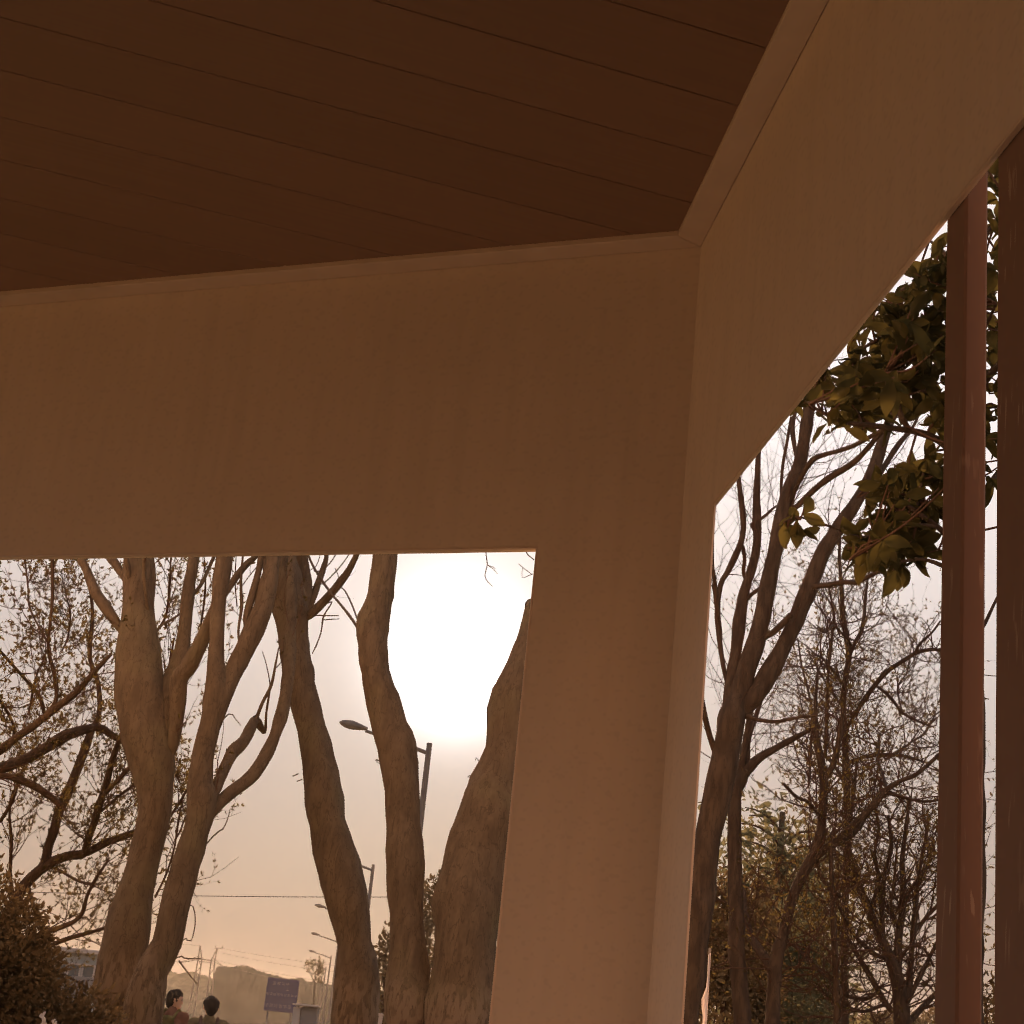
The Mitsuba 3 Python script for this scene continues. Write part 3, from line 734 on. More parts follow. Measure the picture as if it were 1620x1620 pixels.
# --- K: thin twiggy tree, H: shrubby stems on the right
tk = Tree('twiggy_tree', 'slender twiggy tree with buds left of the scuffed post, at mid height', 11.5, seed=61, bark='low_glare_bark')
tk.limb([(1337, 1640, 6.5), (1335, 1500, 6), (1338, 1400, 5.5), (1340, 1280, 5.5), (1337, 1170, 5.2), (1334, 1110, 5), (1338, 1070, 5), (1343, 1035, 4.6), (1336, 990, 4), (1333, 960, 3.6), (1331, 925, 3), (1328, 880, 2.2), (1330, 830, 1.5)], 0, 0.2, 'trunk', True)
for q in ([(1342, 1045, 3.4), (1352, 1018, 3.4), (1362, 1000, 3.4), (1367, 975, 3.2), (1369, 950, 3), (1372, 920, 2.4), (1378, 890, 1.8)], [(1306, 1200, 3), (1308, 1130, 3), (1311, 1060, 2.8), (1316, 1010, 2.6), (1319, 975, 2.2), (1312, 930, 1.6)],
          [(1338, 1158, 3.4), (1360, 1118, 3.6), (1385, 1083, 3.8), (1404, 1062, 3.8), (1422, 1050, 3.6), (1449, 1033, 3.2), (1470, 1028, 2.6), (1490, 1028, 2)], [(1385, 1085, 2.4), (1410, 1105, 2.4), (1428, 1128, 2.4), (1455, 1142, 2.4), (1475, 1150, 2)],
          [(1446, 1034, 2), (1456, 1018, 2), (1475, 1000, 1.6), (1488, 982, 1.2)], [(1336, 1090, 2.4), (1326, 1072, 2.4), (1305, 1045, 2), (1290, 1035, 1.6)], [(1333, 1120, 2.4), (1310, 1085, 2.2), (1295, 1060, 1.8), (1283, 1040, 1.2)],
          [(1280, 1240, 2.4), (1283, 1180, 2.6), (1285, 1130, 2.4), (1278, 1090, 2), (1268, 1050, 1.6), (1262, 1010, 1.2)], [(1340, 1210, 3.2), (1365, 1198, 3), (1395, 1194, 2.8), (1430, 1196, 2.4), (1470, 1208, 1.8)],
          [(1337, 1240, 3), (1310, 1200, 2.6), (1282, 1190, 2), (1262, 1170, 1.4)], [(1405, 1200, 2), (1440, 1175, 2), (1462, 1160, 1.8), (1480, 1130, 1.4)], [(1428, 1130, 1.6), (1420, 1090, 1.4), (1436, 1060, 1.2), (1442, 1020, 1)],
          [(1346, 1020, 2), (1330, 1000, 2), (1318, 990, 2.4), (1305, 1000, 2), (1295, 992, 1.6)]):
    r = np.random.default_rng(int(q[0][0] * 7 + q[0][1])).normal(size=2) * 0.5
    tk.limb(q, r[0], r[1])
tk.twigs(0.06, (0.25, 0.7), 5, (0.1, 0.3), 2, 0.024, 2, rmin=0.004, rmax=0.035, up=0.35, r0=0.0042, zmin=2.6, wig=0.6, a=(30, 85))

th = Tree('shrubby_tree', 'bushy many-stemmed tree low on the right, its stems fanning up beside the scuffed post', 9.8, seed=71, bark='low_glare_bark')
th.limb([(1428, 1650, 14), (1427, 1600, 13), (1424, 1572, 12), (1418, 1545, 11), (1407, 1512, 9), (1396, 1489, 7.5), (1380, 1452, 7), (1366, 1420, 6.5), (1355, 1392, 6), (1346, 1364, 5.5), (1340, 1320, 4.5), (1350, 1260, 3), (1356, 1200, 2)], 0, 0.3, 'trunk', True)
H = ([(1420, 1550, 8), (1421, 1520, 7), (1421, 1489, 6.5), (1426, 1455, 6), (1429, 1420, 5.5), (1429, 1390, 5), (1427, 1364, 4.5), (1432, 1320, 3.4), (1440, 1260, 2.4)], [(1436, 1570, 6), (1440, 1531, 5.5), (1445, 1475, 5), (1449, 1434, 4.6), (1452, 1390, 4), (1462, 1340, 3), (1470, 1290, 2)],
     [(1432, 1625, 5), (1446, 1608, 4.6), (1471, 1581, 4), (1492, 1560, 3)], [(1436, 1585, 4), (1455, 1545, 4), (1468, 1520, 3.2), (1482, 1490, 2.2)], [(1424, 1605, 5), (1408, 1596, 5), (1390, 1568, 4.6), (1374, 1540, 4.2), (1350, 1500, 3.6), (1332, 1470, 3), (1318, 1440, 2.2)],
     [(1400, 1500, 4), (1395, 1460, 4.4), (1396, 1420, 4.2), (1400, 1380, 3.6), (1410, 1340, 3), (1405, 1290, 2)], [(1376, 1445, 3.6), (1390, 1400, 3.4), (1384, 1350, 3), (1390, 1310, 2.4), (1380, 1260, 1.6)], [(1410, 1520, 3.6), (1385, 1510, 3.4), (1352, 1480, 3), (1330, 1440, 2.4), (1310, 1400, 1.8)],
     [(1360, 1405, 3), (1340, 1385, 2.8), (1322, 1350, 2.4), (1318, 1310, 2)], [(1430, 1430, 3), (1445, 1400, 3), (1466, 1370, 2.6), (1478, 1330, 2)], [(1445, 1480, 3), (1462, 1455, 3), (1476, 1440, 2.6), (1490, 1425, 2)], [(1424, 1470, 2.6), (1410, 1440, 2.4), (1415, 1390, 2), (1420, 1330, 1.6)],
     [(1415, 1540, 3.4), (1436, 1500, 3.2), (1460, 1500, 2.6), (1478, 1530, 2)], [(1390, 1570, 3), (1370, 1580, 3), (1340, 1575, 2.6), (1310, 1560, 2)], [(1400, 1590, 3), (1365, 1600, 2.8), (1330, 1590, 2.4), (1290, 1560, 1.8)])
for q in H:
    r = np.random.default_rng(int(q[0][0] * 7 + q[0][1])).normal(size=2) * 0.4
    th.limb(q, r[0], r[1])
th.twigs(0.05, (0.25, 0.7), 5, (0.1, 0.32), 2, 0.024, 2, rmin=0.004, rmax=0.04, up=0.35, r0=0.0044, zmin=0.9, wig=0.6, a=(30, 85))

tj = Tree('slanting_tree', 'thin tree with a slanting forked stem, left of the bushy stems at lower right', 9.2, seed=83, bark='low_glare_bark')
tj.limb([(1221, 1650, 14), (1222, 1610, 12), (1224, 1570, 11), (1226, 1531, 10.5), (1231, 1505, 10), (1238, 1481, 9), (1246, 1450, 8.5), (1254, 1420, 8.5), (1265, 1393, 8), (1278, 1368, 8), (1290, 1345, 8), (1298, 1323, 8), (1300, 1300, 7.5), (1302, 1270, 7), (1303, 1234, 6.5), (1298, 1200, 5.5), (1292, 1170, 5), (1290, 1120, 3.6), (1294, 1060, 2)], 0, 0.3, 'trunk', True)
for q in ([(1230, 1545, 8), (1218, 1525, 8.5), (1208, 1512, 8.5), (1196, 1495, 8), (1185, 1475, 7), (1178, 1440, 5), (1176, 1400, 3.4)], [(1279, 1370, 5), (1296, 1352, 6), (1310, 1340, 6.5), (1326, 1328, 6.5), (1344, 1312, 6.2), (1360, 1296, 6), (1378, 1278, 6), (1402, 1250, 5.2), (1425, 1235, 4), (1450, 1225, 3.4), (1490, 1190, 2.6)],
          [(1303, 1236, 5), (1311, 1222, 5), (1318, 1210, 4.6), (1323, 1190, 4.4), (1328, 1165, 4), (1335, 1120, 3)], [(1320, 1335, 6), (1345, 1318, 9), (1360, 1300, 8), (1372, 1283, 6)], [(1402, 1252, 3), (1396, 1225, 3), (1388, 1200, 2.6), (1392, 1160, 2)], [(1400, 1255, 3), (1430, 1262, 2.6), (1460, 1268, 2.2), (1490, 1265, 1.8)],
          [(1325, 1660, 6), (1324, 1600, 5.6), (1322, 1531, 5.2), (1318, 1448, 4.6), (1315, 1364, 4), (1316, 1320, 3)], [(1240, 1480, 4), (1262, 1500, 3.6), (1290, 1530, 3.4), (1330, 1565, 3)][::-1], [(1300, 1300, 3), (1280, 1270, 3), (1262, 1262, 2.4), (1240, 1240, 2)], [(1290, 1345, 3), (1300, 1390, 3), (1330, 1420, 2.4)]):
    r = np.random.default_rng(int(q[0][0] * 7 + q[0][1])).normal(size=2) * 0.3
    tj.limb(q, r[0], r[1])
tj.twigs(0.06, (0.25, 0.7), 5, (0.1, 0.3), 2, 0.024, 2, rmin=0.004, rmax=0.04, up=0.35, r0=0.0042, zmin=1.3, wig=0.6, a=(30, 85))

# ------------------------------------------------------------------ building front added behind the viewer to bounce light under the canopy
bld = thing('entrance_building', 'unseen building front with glazed doors behind the viewer, added to bounce light under the canopy', 'building')
part(bld, 'wall', box(-7.6, -5.2, 3.6, 5.2, 0.4, 7.2), 'render_wall')
part(bld, 'wall', box(2.6, -5.2, 3.6, 5.2, 0.4, 7.2), 'render_wall')
part(bld, 'wall', box(-2.5, -5.2, 5.0, 4.99, 0.4, 4.4), 'render_wall')
dk = part(bld, 'door', cat([bar((-4.95, -5.05, .02), (-4.95, -5.05, 2.78), .07), bar((-2.5, -5.05, .02), (-2.5, -5.05, 2.78), .07), bar((-0.05, -5.05, .02), (-0.05, -5.05, 2.78), .07), bar((-4.9, -5.05, 2.74), (-0.1, -5.05, 2.74), .07)]), 'steel')
for x in (-3.73, -1.27):
    part(dk, 'pane', box(x, -5.06, 1.36, 2.36, 0.012, 2.66), 'window_glass')
bsdf('render_wall', {'type': 'diffuse', 'reflectance': speck((0.20, 0.155, 0.12), (0.24, 0.19, 0.15), 6)})
bsdf('window_glass', {'type': 'principled', 'base_color': rgb(0.10, 0.11, 0.12), 'roughness': 0.08, 'specular': 0.6})

# --- magnolia: broad leaves, close on the right behind the posts
tm = Tree('magnolia_tree', 'evergreen tree with big dark glossy leaves hanging in behind the red brown posts', 6.6, seed=97, bark='low_glare_bark')
tm.limb([(1536, 1650, 22), (1537, 1450, 21), (1538, 1250, 20), (1537, 1050, 19), (1536, 900, 18), (1535, 760, 16), (1533, 620, 14), (1530, 480, 11), (1524, 340, 8), (1515, 220, 5), (1508, 130, 3)], 0, 0, 'trunk', True)
MB = ([(1535, 770, 8), (1512, 725, 7), (1490, 700, 6.5), (1465, 688, 6.5), (1440, 681, 6), (1401, 676, 5.5), (1372, 672, 4.5), (1335, 668, 3.6), (1300, 652, 2.6), (1280, 640, 2)],
      [(1440, 681, 4), (1425, 655, 4), (1418, 630, 3.4), (1400, 590, 2.4)], [(1534, 610, 7), (1500, 575, 6), (1465, 548, 5), (1420, 530, 4), (1385, 540, 3), (1350, 560, 2)],
      [(1532, 520, 6), (1500, 480, 5), (1470, 455, 4), (1445, 450, 3), (1425, 460, 2)], [(1530, 460, 5), (1510, 420, 4), (1488, 395, 3), (1470, 380, 2)], [(1533, 690, 6), (1495, 640, 5), (1450, 612, 4), (1405, 600, 3.4), (1350, 610, 2.6), (1310, 615, 2)],
      [(1536, 900, 6), (1510, 862, 5), (1485, 835, 4.6), (1450, 810, 4), (1415, 785, 3.4), (1385, 770, 2.6), (1362, 772, 2)], [(1485, 835, 3.6), (1440, 832, 3.4), (1400, 842, 3), (1360, 850, 2.6), (1320, 835, 2), (1290, 826, 2), (1262, 818, 1.6), (1240, 826, 1.2)],
      [(1536, 930, 4), (1500, 900, 3.4), (1460, 885, 3), (1425, 890, 2.4), (1413, 903, 1.6)], [(1450, 810, 3), (1455, 780, 2.8), (1462, 745, 2.2), (1470, 715, 1.6)], [(1400, 842, 2), (1370, 870, 2), (1345, 885, 1.6)],
      [(1538, 640, 7), (1560, 600, 6), (1600, 560, 5), (1650, 530, 4), (1700, 520, 2)], [(1537, 820, 7), (1560, 780, 6), (1590, 740, 6), (1640, 720, 4), (1700, 700, 2)], [(1530, 430, 5), (1555, 380, 4), (1585, 340, 3), (1620, 310, 2)],
      [(1524, 340, 4), (1545, 300, 3), (1568, 262, 2.4), (1580, 235, 1.6)], [(1520, 300, 3), (1495, 270, 2.4), (1470, 250, 1.6)], [(1533, 560, 4), (1558, 520, 3), (1576, 480, 2)], [(1540, 1010, 3.4), (1556, 990, 3), (1573, 955, 2.2), (1585, 930, 1.4)])
for i, q in enumerate(MB):
    r = np.random.default_rng(900 + i).normal(size=2) * np.array([0.08, 0.3])
    tm.limb(q, r[0], r[1])
rng = np.random.default_rng(5)


def big_leaf(L, W, curl, fold):
    nu, nv = 9, 5
    u = np.linspace(0, 1, nu)
    w = W * 0.5 * np.sin(np.pi * np.clip(u, 0, 1) ** 0.85) ** 0.75
    w[0] = 0.002
    w[-1] = 0.0006
    V = []
    for i in range(nu):
        for s in np.linspace(-1, 1, nv):
            V.append((L * (0.12 + 0.88 * u[i]) if i else 0.0, s * w[i], -curl * L * u[i] ** 2 + fold * abs(s) * w[i] + 0.004 * math.sin(9 * u[i]) * abs(s)))
    f = []
    for i in range(nu - 1):
        for j in range(nv - 1):
            a = i * nv + j
            f += [[a, a + 1, a + nv + 1], [a, a + nv + 1, a + nv]]
    return trimesh.Trimesh(np.array(V), np.array(f), process=False)


LEAF = [mikit.ply(big_leaf(L, W, c, fo), m, True) for L, W, c, fo, m in ((0.140, 0.066, 0.16, 0.35, 'broad_leaf'), (0.120, 0.060, 0.05, 0.45, 'broad_leaf'), (0.155, 0.068, 0.30, 0.25, 'broad_leaf'), (0.11, 0.054, 0.1, 0.3, 'broad_leaf'))]
LEAF_MESH = [big_leaf(L, W, c, fo) for L, W, c, fo in ((0.140, 0.066, 0.16, 0.35), (0.120, 0.060, 0.05, 0.45), (0.155, 0.068, 0.30, 0.25), (0.11, 0.054, 0.1, 0.3))]
mats = []


def leaf_at(p, d, up, s, v):
    x = normed(d)
    y = normed(np.cross(up, x))
    M = np.eye(4)
    M[:3, 0], M[:3, 1], M[:3, 2], M[:3, 3] = x * s, y * s, np.cross(x, y) * s, p
    mats.append((M, v))


def whorl(p, axis, n):
    axis = normed(axis)
    a = normed(np.cross(axis, rng.normal(size=3)))
    b = np.cross(axis, a)
    for k in range(n):
        th_ = 2.4 * k + rng.normal() * 0.3
        el_ = math.radians(rng.uniform(-25, 70))
        d = math.sin(el_) * axis + math.cos(el_) * (math.cos(th_) * a + math.sin(th_) * b)
        d = d + np.array([0, 0, -0.35]) + 0.35 * rng.normal(size=3)
        leaf_at(p - axis * rng.uniform(0, 0.12), d, axis + 0.6 * rng.normal(size=3), rng.uniform(0.62, 1.02), rng.integers(4))


# twig ends carrying whorls of leaves: (x, y, depth offset) where the crown stands
SPOT = []
for (x0, y0, x1, y1, n) in ((1470, 392, 1500, 440, 5), (1430, 415, 1500, 470, 10), (1390, 460, 1500, 540, 25), (1340, 520, 1500, 600, 28), (1300, 580, 1500, 640, 26), (1262, 625, 1400, 680, 10), (1450, 640, 1500, 670, 3), (1385, 735, 1490, 800, 17), (1370, 770, 1490, 850, 14), (1340, 830, 1490, 875, 12), (1410, 850, 1490, 880, 6)):
    k = 0
    while k < n:
        x, y = rng.uniform(x0, x1), rng.uniform(y0, y1)
        line = 2135 - 1.2 * x
        if y > line - 25:
            SPOT.append((x, y, rng.normal() * 0.35, int(rng.integers(5, 9))))
        k += 1
for y in (240, 262, 300, 335, 365, 400, 430, 505, 530, 560, 618, 640, 668, 700, 745):
    SPOT.append((rng.uniform(1556, 1590), y + rng.normal() * 6, rng.normal() * 0.3, 6))
for k in range(36):
    SPOT.append((rng.uniform(1500, 1720), rng.uniform(180, 800), rng.normal() * 0.5, 6))
SPOT += [(1258, 812, -0.3, 5), (1240, 826, -0.3, 4), (1272, 806, -0.32, 4), (1395, 850, -.2, 5), (1350, 885, -.2, 5)]
tw = []
allp = np.vstack([p for p, r in tm.limbs[1:]])
for x, y, dz, n in SPOT:
    p = at(x, y, tm.D + dz)
    q = allp[np.argmin(np.linalg.norm(allp - p, axis=1))]
    ax = normed(normed(p - q) + np.array([0, -0.25, 0.25]) + 0.45 * rng.normal(size=3))
    whorl(p, ax, n)
    mid = (p + q) / 2 + rng.normal(size=3) * 0.02 + np.array([0, 0, -0.02])
    pp, rr = smoothpath([q, mid, p], [0.006, 0.0045, 0.003], 0.06)
    tw.append((pp, rr))
part(tm.key, 'twigs', cat([tube(a, b, 5) for a, b in tw]), 'twig_bark', True, kind='stuff')
p = at(1418, 900, tm.D - 0.2)
leaf_at(p, np.array([-0.35, 0.2, -0.9]), np.array([0.5, -1, 0]), 1.1, 1)
order = sorted(range(len(mats)), key=lambda i: -(lambda xy: (0 if (1230 < xy[0] < 1500 or 1553 < xy[0] < 1584) else -1))(pxy(mats[i][0][:3, 3])))
rest_leaf = []
for c, i in enumerate(order):
    M, v = mats[i]
    if c < 300:
        k = number(tm.key + '__leaf')
        scene[k] = {**LEAF[v], 'to_world': T(M.tolist())}
    else:
        m = LEAF_MESH[v].copy()
        m.apply_transform(M)
        rest_leaf.append(m)
if rest_leaf:
    part(tm.key, 'leaves', cat(rest_leaf), 'broad_leaf', True, kind='stuff')


# ------------------------------------------------------------------ bushes and the far green
def bush(name, label, blobs, n, leaf, mat, seed, catg='bush', group=None, core=True, stems=True):
    """blobs: centres and radii; leaves thickest near the skin of each blob, with a ragged outline"""
    r_ = np.random.default_rng(seed)
    k = thing(name, label, catg, group)
    tot = sum(np.prod(np.array(R)) ** (2 / 3) for _, R in blobs)
    P, Dv = [], []
    for c, R in blobs:
        m = int(n * np.prod(np.array(R)) ** (2 / 3) / tot)
        d = normed(r_.normal(size=(m, 3)))
        rad = (0.35 + 0.75 * r_.random(m) ** 0.55)
        lump = 0.72 + 0.6 * meshkit.fbm(d * 2.6 + np.array(c), 3, seed)
        P.append(np.array(c) + d * (rad * lump)[:, None] * np.array(R))
        Dv.append(normed(d + 0.9 * r_.normal(size=(m, 3))))
    P, Dv = np.vstack(P), np.vstack(Dv)
    ok = P[:, 2] > 0.02
    P, Dv = P[ok], Dv[ok]
    s = leaf * (0.6 + 0.8 * r_.random(len(P)))
    part(k, 'leaves', blades(P, Dv, s, s * 0.45, r_), mat, False, kind='stuff')
    if stems:
        st = []
        for c, R in blobs:
            for j in range(6):
                e = np.array(c) + normed(r_.normal(size=3)) * np.array(R) * 0.7
                b = np.array([c[0] + r_.normal() * R[0] * 0.25, c[1] + r_.normal() * R[1] * 0.25, -0.02])
                pp, rr = smoothpath([b, (b + e) / 2 + r_.normal(size=3) * 0.06, e], [0.014, 0.01, 0.005], 0.12)
                st.append(tube(pp, rr, 5))
        part(k, 'stems', cat(st), 'twig_bark', True, kind='stuff')
    return k


def blob(px, py, D, rx, ry, rd=None):
    c = at(px, py, D)
    s = scale(c)
    return (c, (rx * s, (rd or rx) * s, ry * s))


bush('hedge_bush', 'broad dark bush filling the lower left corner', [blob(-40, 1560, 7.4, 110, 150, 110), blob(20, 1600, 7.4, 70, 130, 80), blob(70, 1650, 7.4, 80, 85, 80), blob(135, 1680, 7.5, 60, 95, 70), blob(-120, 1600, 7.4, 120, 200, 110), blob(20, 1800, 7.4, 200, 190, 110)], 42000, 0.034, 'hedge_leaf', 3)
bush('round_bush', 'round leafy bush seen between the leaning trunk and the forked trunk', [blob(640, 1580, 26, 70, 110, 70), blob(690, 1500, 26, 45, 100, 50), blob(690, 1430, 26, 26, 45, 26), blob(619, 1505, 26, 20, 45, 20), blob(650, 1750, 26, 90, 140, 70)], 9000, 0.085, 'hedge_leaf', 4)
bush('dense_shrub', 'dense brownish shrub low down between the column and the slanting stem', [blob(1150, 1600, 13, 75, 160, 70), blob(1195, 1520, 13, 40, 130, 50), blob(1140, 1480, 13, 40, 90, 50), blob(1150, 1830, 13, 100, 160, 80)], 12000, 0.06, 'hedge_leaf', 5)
bush('low_shrub', 'low green shrub behind the thin upright stem at the lower right', [blob(1275, 1570, 15, 62, 75, 60), blob(1225, 1500, 15, 50, 70, 50), blob(1260, 1760, 15, 90, 140, 60)], 5000, 0.07, 'green_leaf', 6)
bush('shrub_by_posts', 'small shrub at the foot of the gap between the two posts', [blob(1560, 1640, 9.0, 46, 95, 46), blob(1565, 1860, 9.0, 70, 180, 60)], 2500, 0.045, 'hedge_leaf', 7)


def far_evergreen(px0, D, H, seed, label):
    r_ = np.random.default_rng(seed)
    k = thing('evergreen_tree', label, 'tree', None)
    base = at(px0, 1560, D)
    base[2] = 0
    pp, rr = smoothpath([base + (0, 0, -.05), base + (0.05, 0, H * .33), base + (0, .05, H * .65), base + (0.0, 0, H - 0.5)], [0.15, 0.11, 0.07, 0.03], 0.3)
    part(k, 'trunk', tube(pp, rr, 10, 0.5, seed), 'bark', True)
    P, Dv, tb_ = [], [], []
    for j in range(70):
        z = r_.uniform(0.9, H - 0.6)
        R = 0.2 + 0.6 * math.sin(math.pi * min(1, (z - 0.3) / H) ** 0.8) * r_.uniform(0.7, 1.1)
        a = r_.uniform(0, 2 * math.pi)
        e = base + (R * math.cos(a), R * math.sin(a), z + 0.25 * R)
        s_ = base + (0, 0, z - 0.1)
        tb_.append(tube(*smoothpath([s_, (s_ + e) / 2 + (0, 0, .08), e], [0.02, 0.014, 0.006], 0.15), 5))
        n = int(90 * r_.uniform(0.5, 1.2))
        c = e + (s_ - e) * 0.25
        P.append(c + r_.normal(size=(n, 3)) * np.array([0.28, 0.28, 0.2]))
        Dv.append(normed(r_.normal(size=(n, 3)) + np.array([math.cos(a), math.sin(a), 0.2])))
    P, Dv = np.vstack(P), np.vstack(Dv)
    s = 0.11 * (0.6 + 0.8 * r_.random(len(P)))
    part(k, 'limbs', cat(tb_), 'twig_bark', True, kind='stuff')
    part(k, 'leaves', blades(P, Dv, s, s * 0.4, r_), 'green_leaf', False, kind='stuff')


far_evergreen(1225, 19.0, 4.9, 8, 'hazy green evergreen behind the slanting stem right of the column')
far_evergreen(1268, 25.0, 5.2, 9, 'second hazy evergreen, behind and right of the nearer one')

# far wooded hills: ridges with a lumpy skyline
def ridge(D, prof, thick, seed, amp):
    px = np.array([q[0] for q in prof], float)
    py = np.array([q[1] for q in prof], float)
    xs = np.linspace(px[0], px[-1], int((px[-1] - px[0]) / 1.6) + 1)
    ys = np.interp(xs, px, py)
    top = np.array([at(x, y, D) for x, y in zip(xs, ys)])
    top[:, 2] += amp * (meshkit.fbm(np.column_stack([xs * 0.09, xs * 0, xs * 0 + seed]), 3, seed) - 0.5)
    rows = []
    for k, t in enumerate(np.linspace(0, 1, 9)):
        q = top.copy()
        q[:, 1] -= thick * (1 - t) ** 1.3
        q[:, 2] = np.maximum(top[:, 2], 0.2) * (math.sin(t * math.pi / 2) ** 0.7) + (0 if t in (0, 1) else amp * 0.6 * (meshkit.fbm(np.column_stack([xs * 0.12, xs * 0 + k * 1.7, xs * 0 + seed]), 3, seed) - 0.5)) - (0.4 if t == 0 else 0)
        rows.append(q)
    bk = top.copy()
    bk[:, 1] += thick
    bk[:, 2] = -0.4
    rows.append(bk)
    V = np.vstack(rows)
    m = len(xs)
    i, j = np.meshgrid(np.arange(len(rows) - 1), np.arange(m - 1), indexing='ij')
    q = np.stack([i * m + j, i * m + j + 1, (i + 1) * m + j + 1, (i + 1) * m + j], -1).reshape(-1, 4)
    return V, np.vstack([q[:, [0, 1, 2]], q[:, [0, 2, 3]]])


struct('hills', ridge(430, [(-900, 1450), (-300, 1492), (100, 1520), (250, 1534), (285, 1540), (330, 1545), (420, 1556), (700, 1586), (1200, 1640), (2200, 1745)], 60, 5, 2.2), 'hill_green', 'low wooded hills along the skyline', True)
struct('wooded_bank', ridge(300, [(340.5, 1600), (341, 1533), (346, 1531), (370, 1532), (376, 1530), (383, 1528.5), (394, 1529), (402, 1532), (412, 1539), (425, 1543), (450, 1546.5), (480, 1551), (520, 1557), (580, 1563), (640, 1575), (760, 1590), (900, 1612)], 5, 6, 1.0), 'hill_green', 'nearer wooded bank with a steep left end', True)
labels['wooded_bank']['category'] = 'bank'

# a far line of trees right of the column so that the gaps in the twigs end in haze-dim green
ft = []
for i in range(7):
    ft.append(blob(1180 + i * 62 + (i % 2) * 14, 1640 - (i % 3) * 6, 60 + (i % 3) * 5, 44, 26 + 5 * (i % 2), 40))
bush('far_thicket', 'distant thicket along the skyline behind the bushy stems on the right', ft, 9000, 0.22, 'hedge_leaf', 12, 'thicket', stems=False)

# ------------------------------------------------------------------ street lamps along the road
def lamp(i, label):
    s = 43.2 + 34.2 * i
    b = RC + N2 * -1.2
    p = np.array([-1.5475 - 0.09346 * (s - 43.11), s, 0])
    k = thing('street_lamp', label, 'street lamp', 'street lamps in a row along the road')
    zt = 9.0
    pole, rr = smoothpath([p + (0, 0, 0), p + (0, 0, 3), p + (0, 0, 6.5), p + (0, 0, zt)], [0.11, 0.10, 0.085, 0.075], 0.8)
    part(k, 'pole', tube(pole, rr, 12), 'far_steel', True)
    ar = np.array([-N2[0], -N2[1], 0.0])
    a0, a1 = p + (0, 0, zt - 0.28), p + ar * 1.75 + (0, 0, zt + 0.12)
    pp, rr = smoothpath([a0, (a0 + a1) / 2 + (0, 0, .03), a1], [0.055, 0.05, 0.04], 0.3)
    part(k, 'arm', tube(pp, rr, 8), 'far_steel', True)
    h0, h1 = a1 - ar * 0.05, a1 + ar * 0.72 + (0, 0, 0.12)
    hp, hr = smoothpath([h0, h0 + (h1 - h0) * .25, h0 + (h1 - h0) * .6, h0 + (h1 - h0) * .9, h1], [0.05, 0.10, 0.15, 0.09, 0.02], 0.08)
    hm = tube(hp, hr, 12)
    hm.vertices[:, 2] = h0[2] + 0.06 + (hm.vertices[:, 2] - h0[2]) * 0.8
    hd = part(k, 'lamp_head', hm, 'far_steel', True)
    part(k, 'base_flange', box(p[0], p[1], 0.03, 0.4, 0.4, 0.05), 'far_steel')


for i, lab in enumerate(('nearest street lamp, its arm crossing behind the forked trunk', 'second street lamp, its pole rising between the leaning trunk and the forked trunk', 'third street lamp, only its head clear of the leaning trunk', 'fourth street lamp, its long arm reaching left of the leaning trunk',
                         'fifth street lamp, the pole nearest the leaning trunk foot', 'sixth street lamp, small and pale beyond the road sign', 'farthest street lamp, its arm just above the bare treetop')):
    lamp(i, lab)

# ------------------------------------------------------------------ blue road sign, cabinet, marker post
sg = thing('road_sign', 'blue road sign with pale lettering on two posts left of the leaning trunk', 'road sign')
SD = 112.0
c0, c1_, c2_ = at(424, 1547, SD), at(474, 1552, SD), at(424, 1600, SD)
w, h = c1_[0] - c0[0], c0[2] - c2_[2]
cx, top = (c0[0] + c1_[0]) / 2, c0[2] + 0.05
part(sg, 'board', box(cx, SD, top - h / 2, w, 0.06, h, 0, 0.02), 'sign_blue')
r_ = np.random.default_rng(31)
gl = []


def glyph(x, z, s):
    """one square character built of a few strokes"""
    n = r_.integers(4, 7)
    for k in range(n):
        if k % 2 == 0:
            gl.append(bar((x - s * .42, SD - .036, z + s * (0.4 - 0.8 * k / n)), (x + s * .42, SD - .036, z + s * (0.4 - 0.8 * k / n)), 0.006, s * .1))
        else:
            u = x + s * r_.uniform(-.3, .3)
            gl.append(bar((u, SD - .0375, z - s * .42), (u, SD - .0375, z + s * .42), s * .1, 0.006))


for j in range(4):
    glyph(cx - w * 0.06 + (j - 1.5) * 0.30, top - h * .17, 0.24)
for j in range(9):
    glyph(cx + (j - 4) * 0.235, top - h * .50, 0.19 if j != 3 else 0.26)
for j in range(6):
    glyph(cx - w * .06 + (j - 2.5) * 0.30, top - h * .84, 0.24)
gl.append(bar((cx + .25, SD - .036, top - h * .34), (cx + .42, SD - .036, top - h * .34), 0.006, .05))
gl.append(bar((cx + .33, SD - .0375, top - h * .36), (cx + .33, SD - .0375, top - h * .26), 0.05, .006))
part(sg, 'lettering', cat(gl), 'sign_white')
for x in (-0.36, 0.36):
    part(sg, 'post', bar((cx + x * w, SD + .1, 0), (cx + x * w, SD + .1, top - .1), .1), 'far_steel')

cb = thing('roadside_cabinet', 'pale grey roadside cabinet with an overhanging lid, just below the road sign', 'cabinet')
CD = 46.0
a, b = at(464.5, 1592, CD), at(503, 1592, CD)
lw = b[0] - a[0]
hz = (a[2] + b[2]) / 2
part(cb, 'body', box((a[0] + b[0]) / 2 + .1, CD + .4, hz / 2, lw - .22, .6, hz, 0, .01), 'cabinet_grey')
part(cb, 'side_panel', box(a[0] + .09, CD + .33, hz / 2 - .02, .2, .5, hz - .04, 0, .01), 'cabinet_pale', label='paler left end panel')
part(cb, 'lid', box((a[0] + b[0]) / 2, CD + .35, hz + .025, lw + .05, .85, .05, 0, .012), 'cabinet_pale')

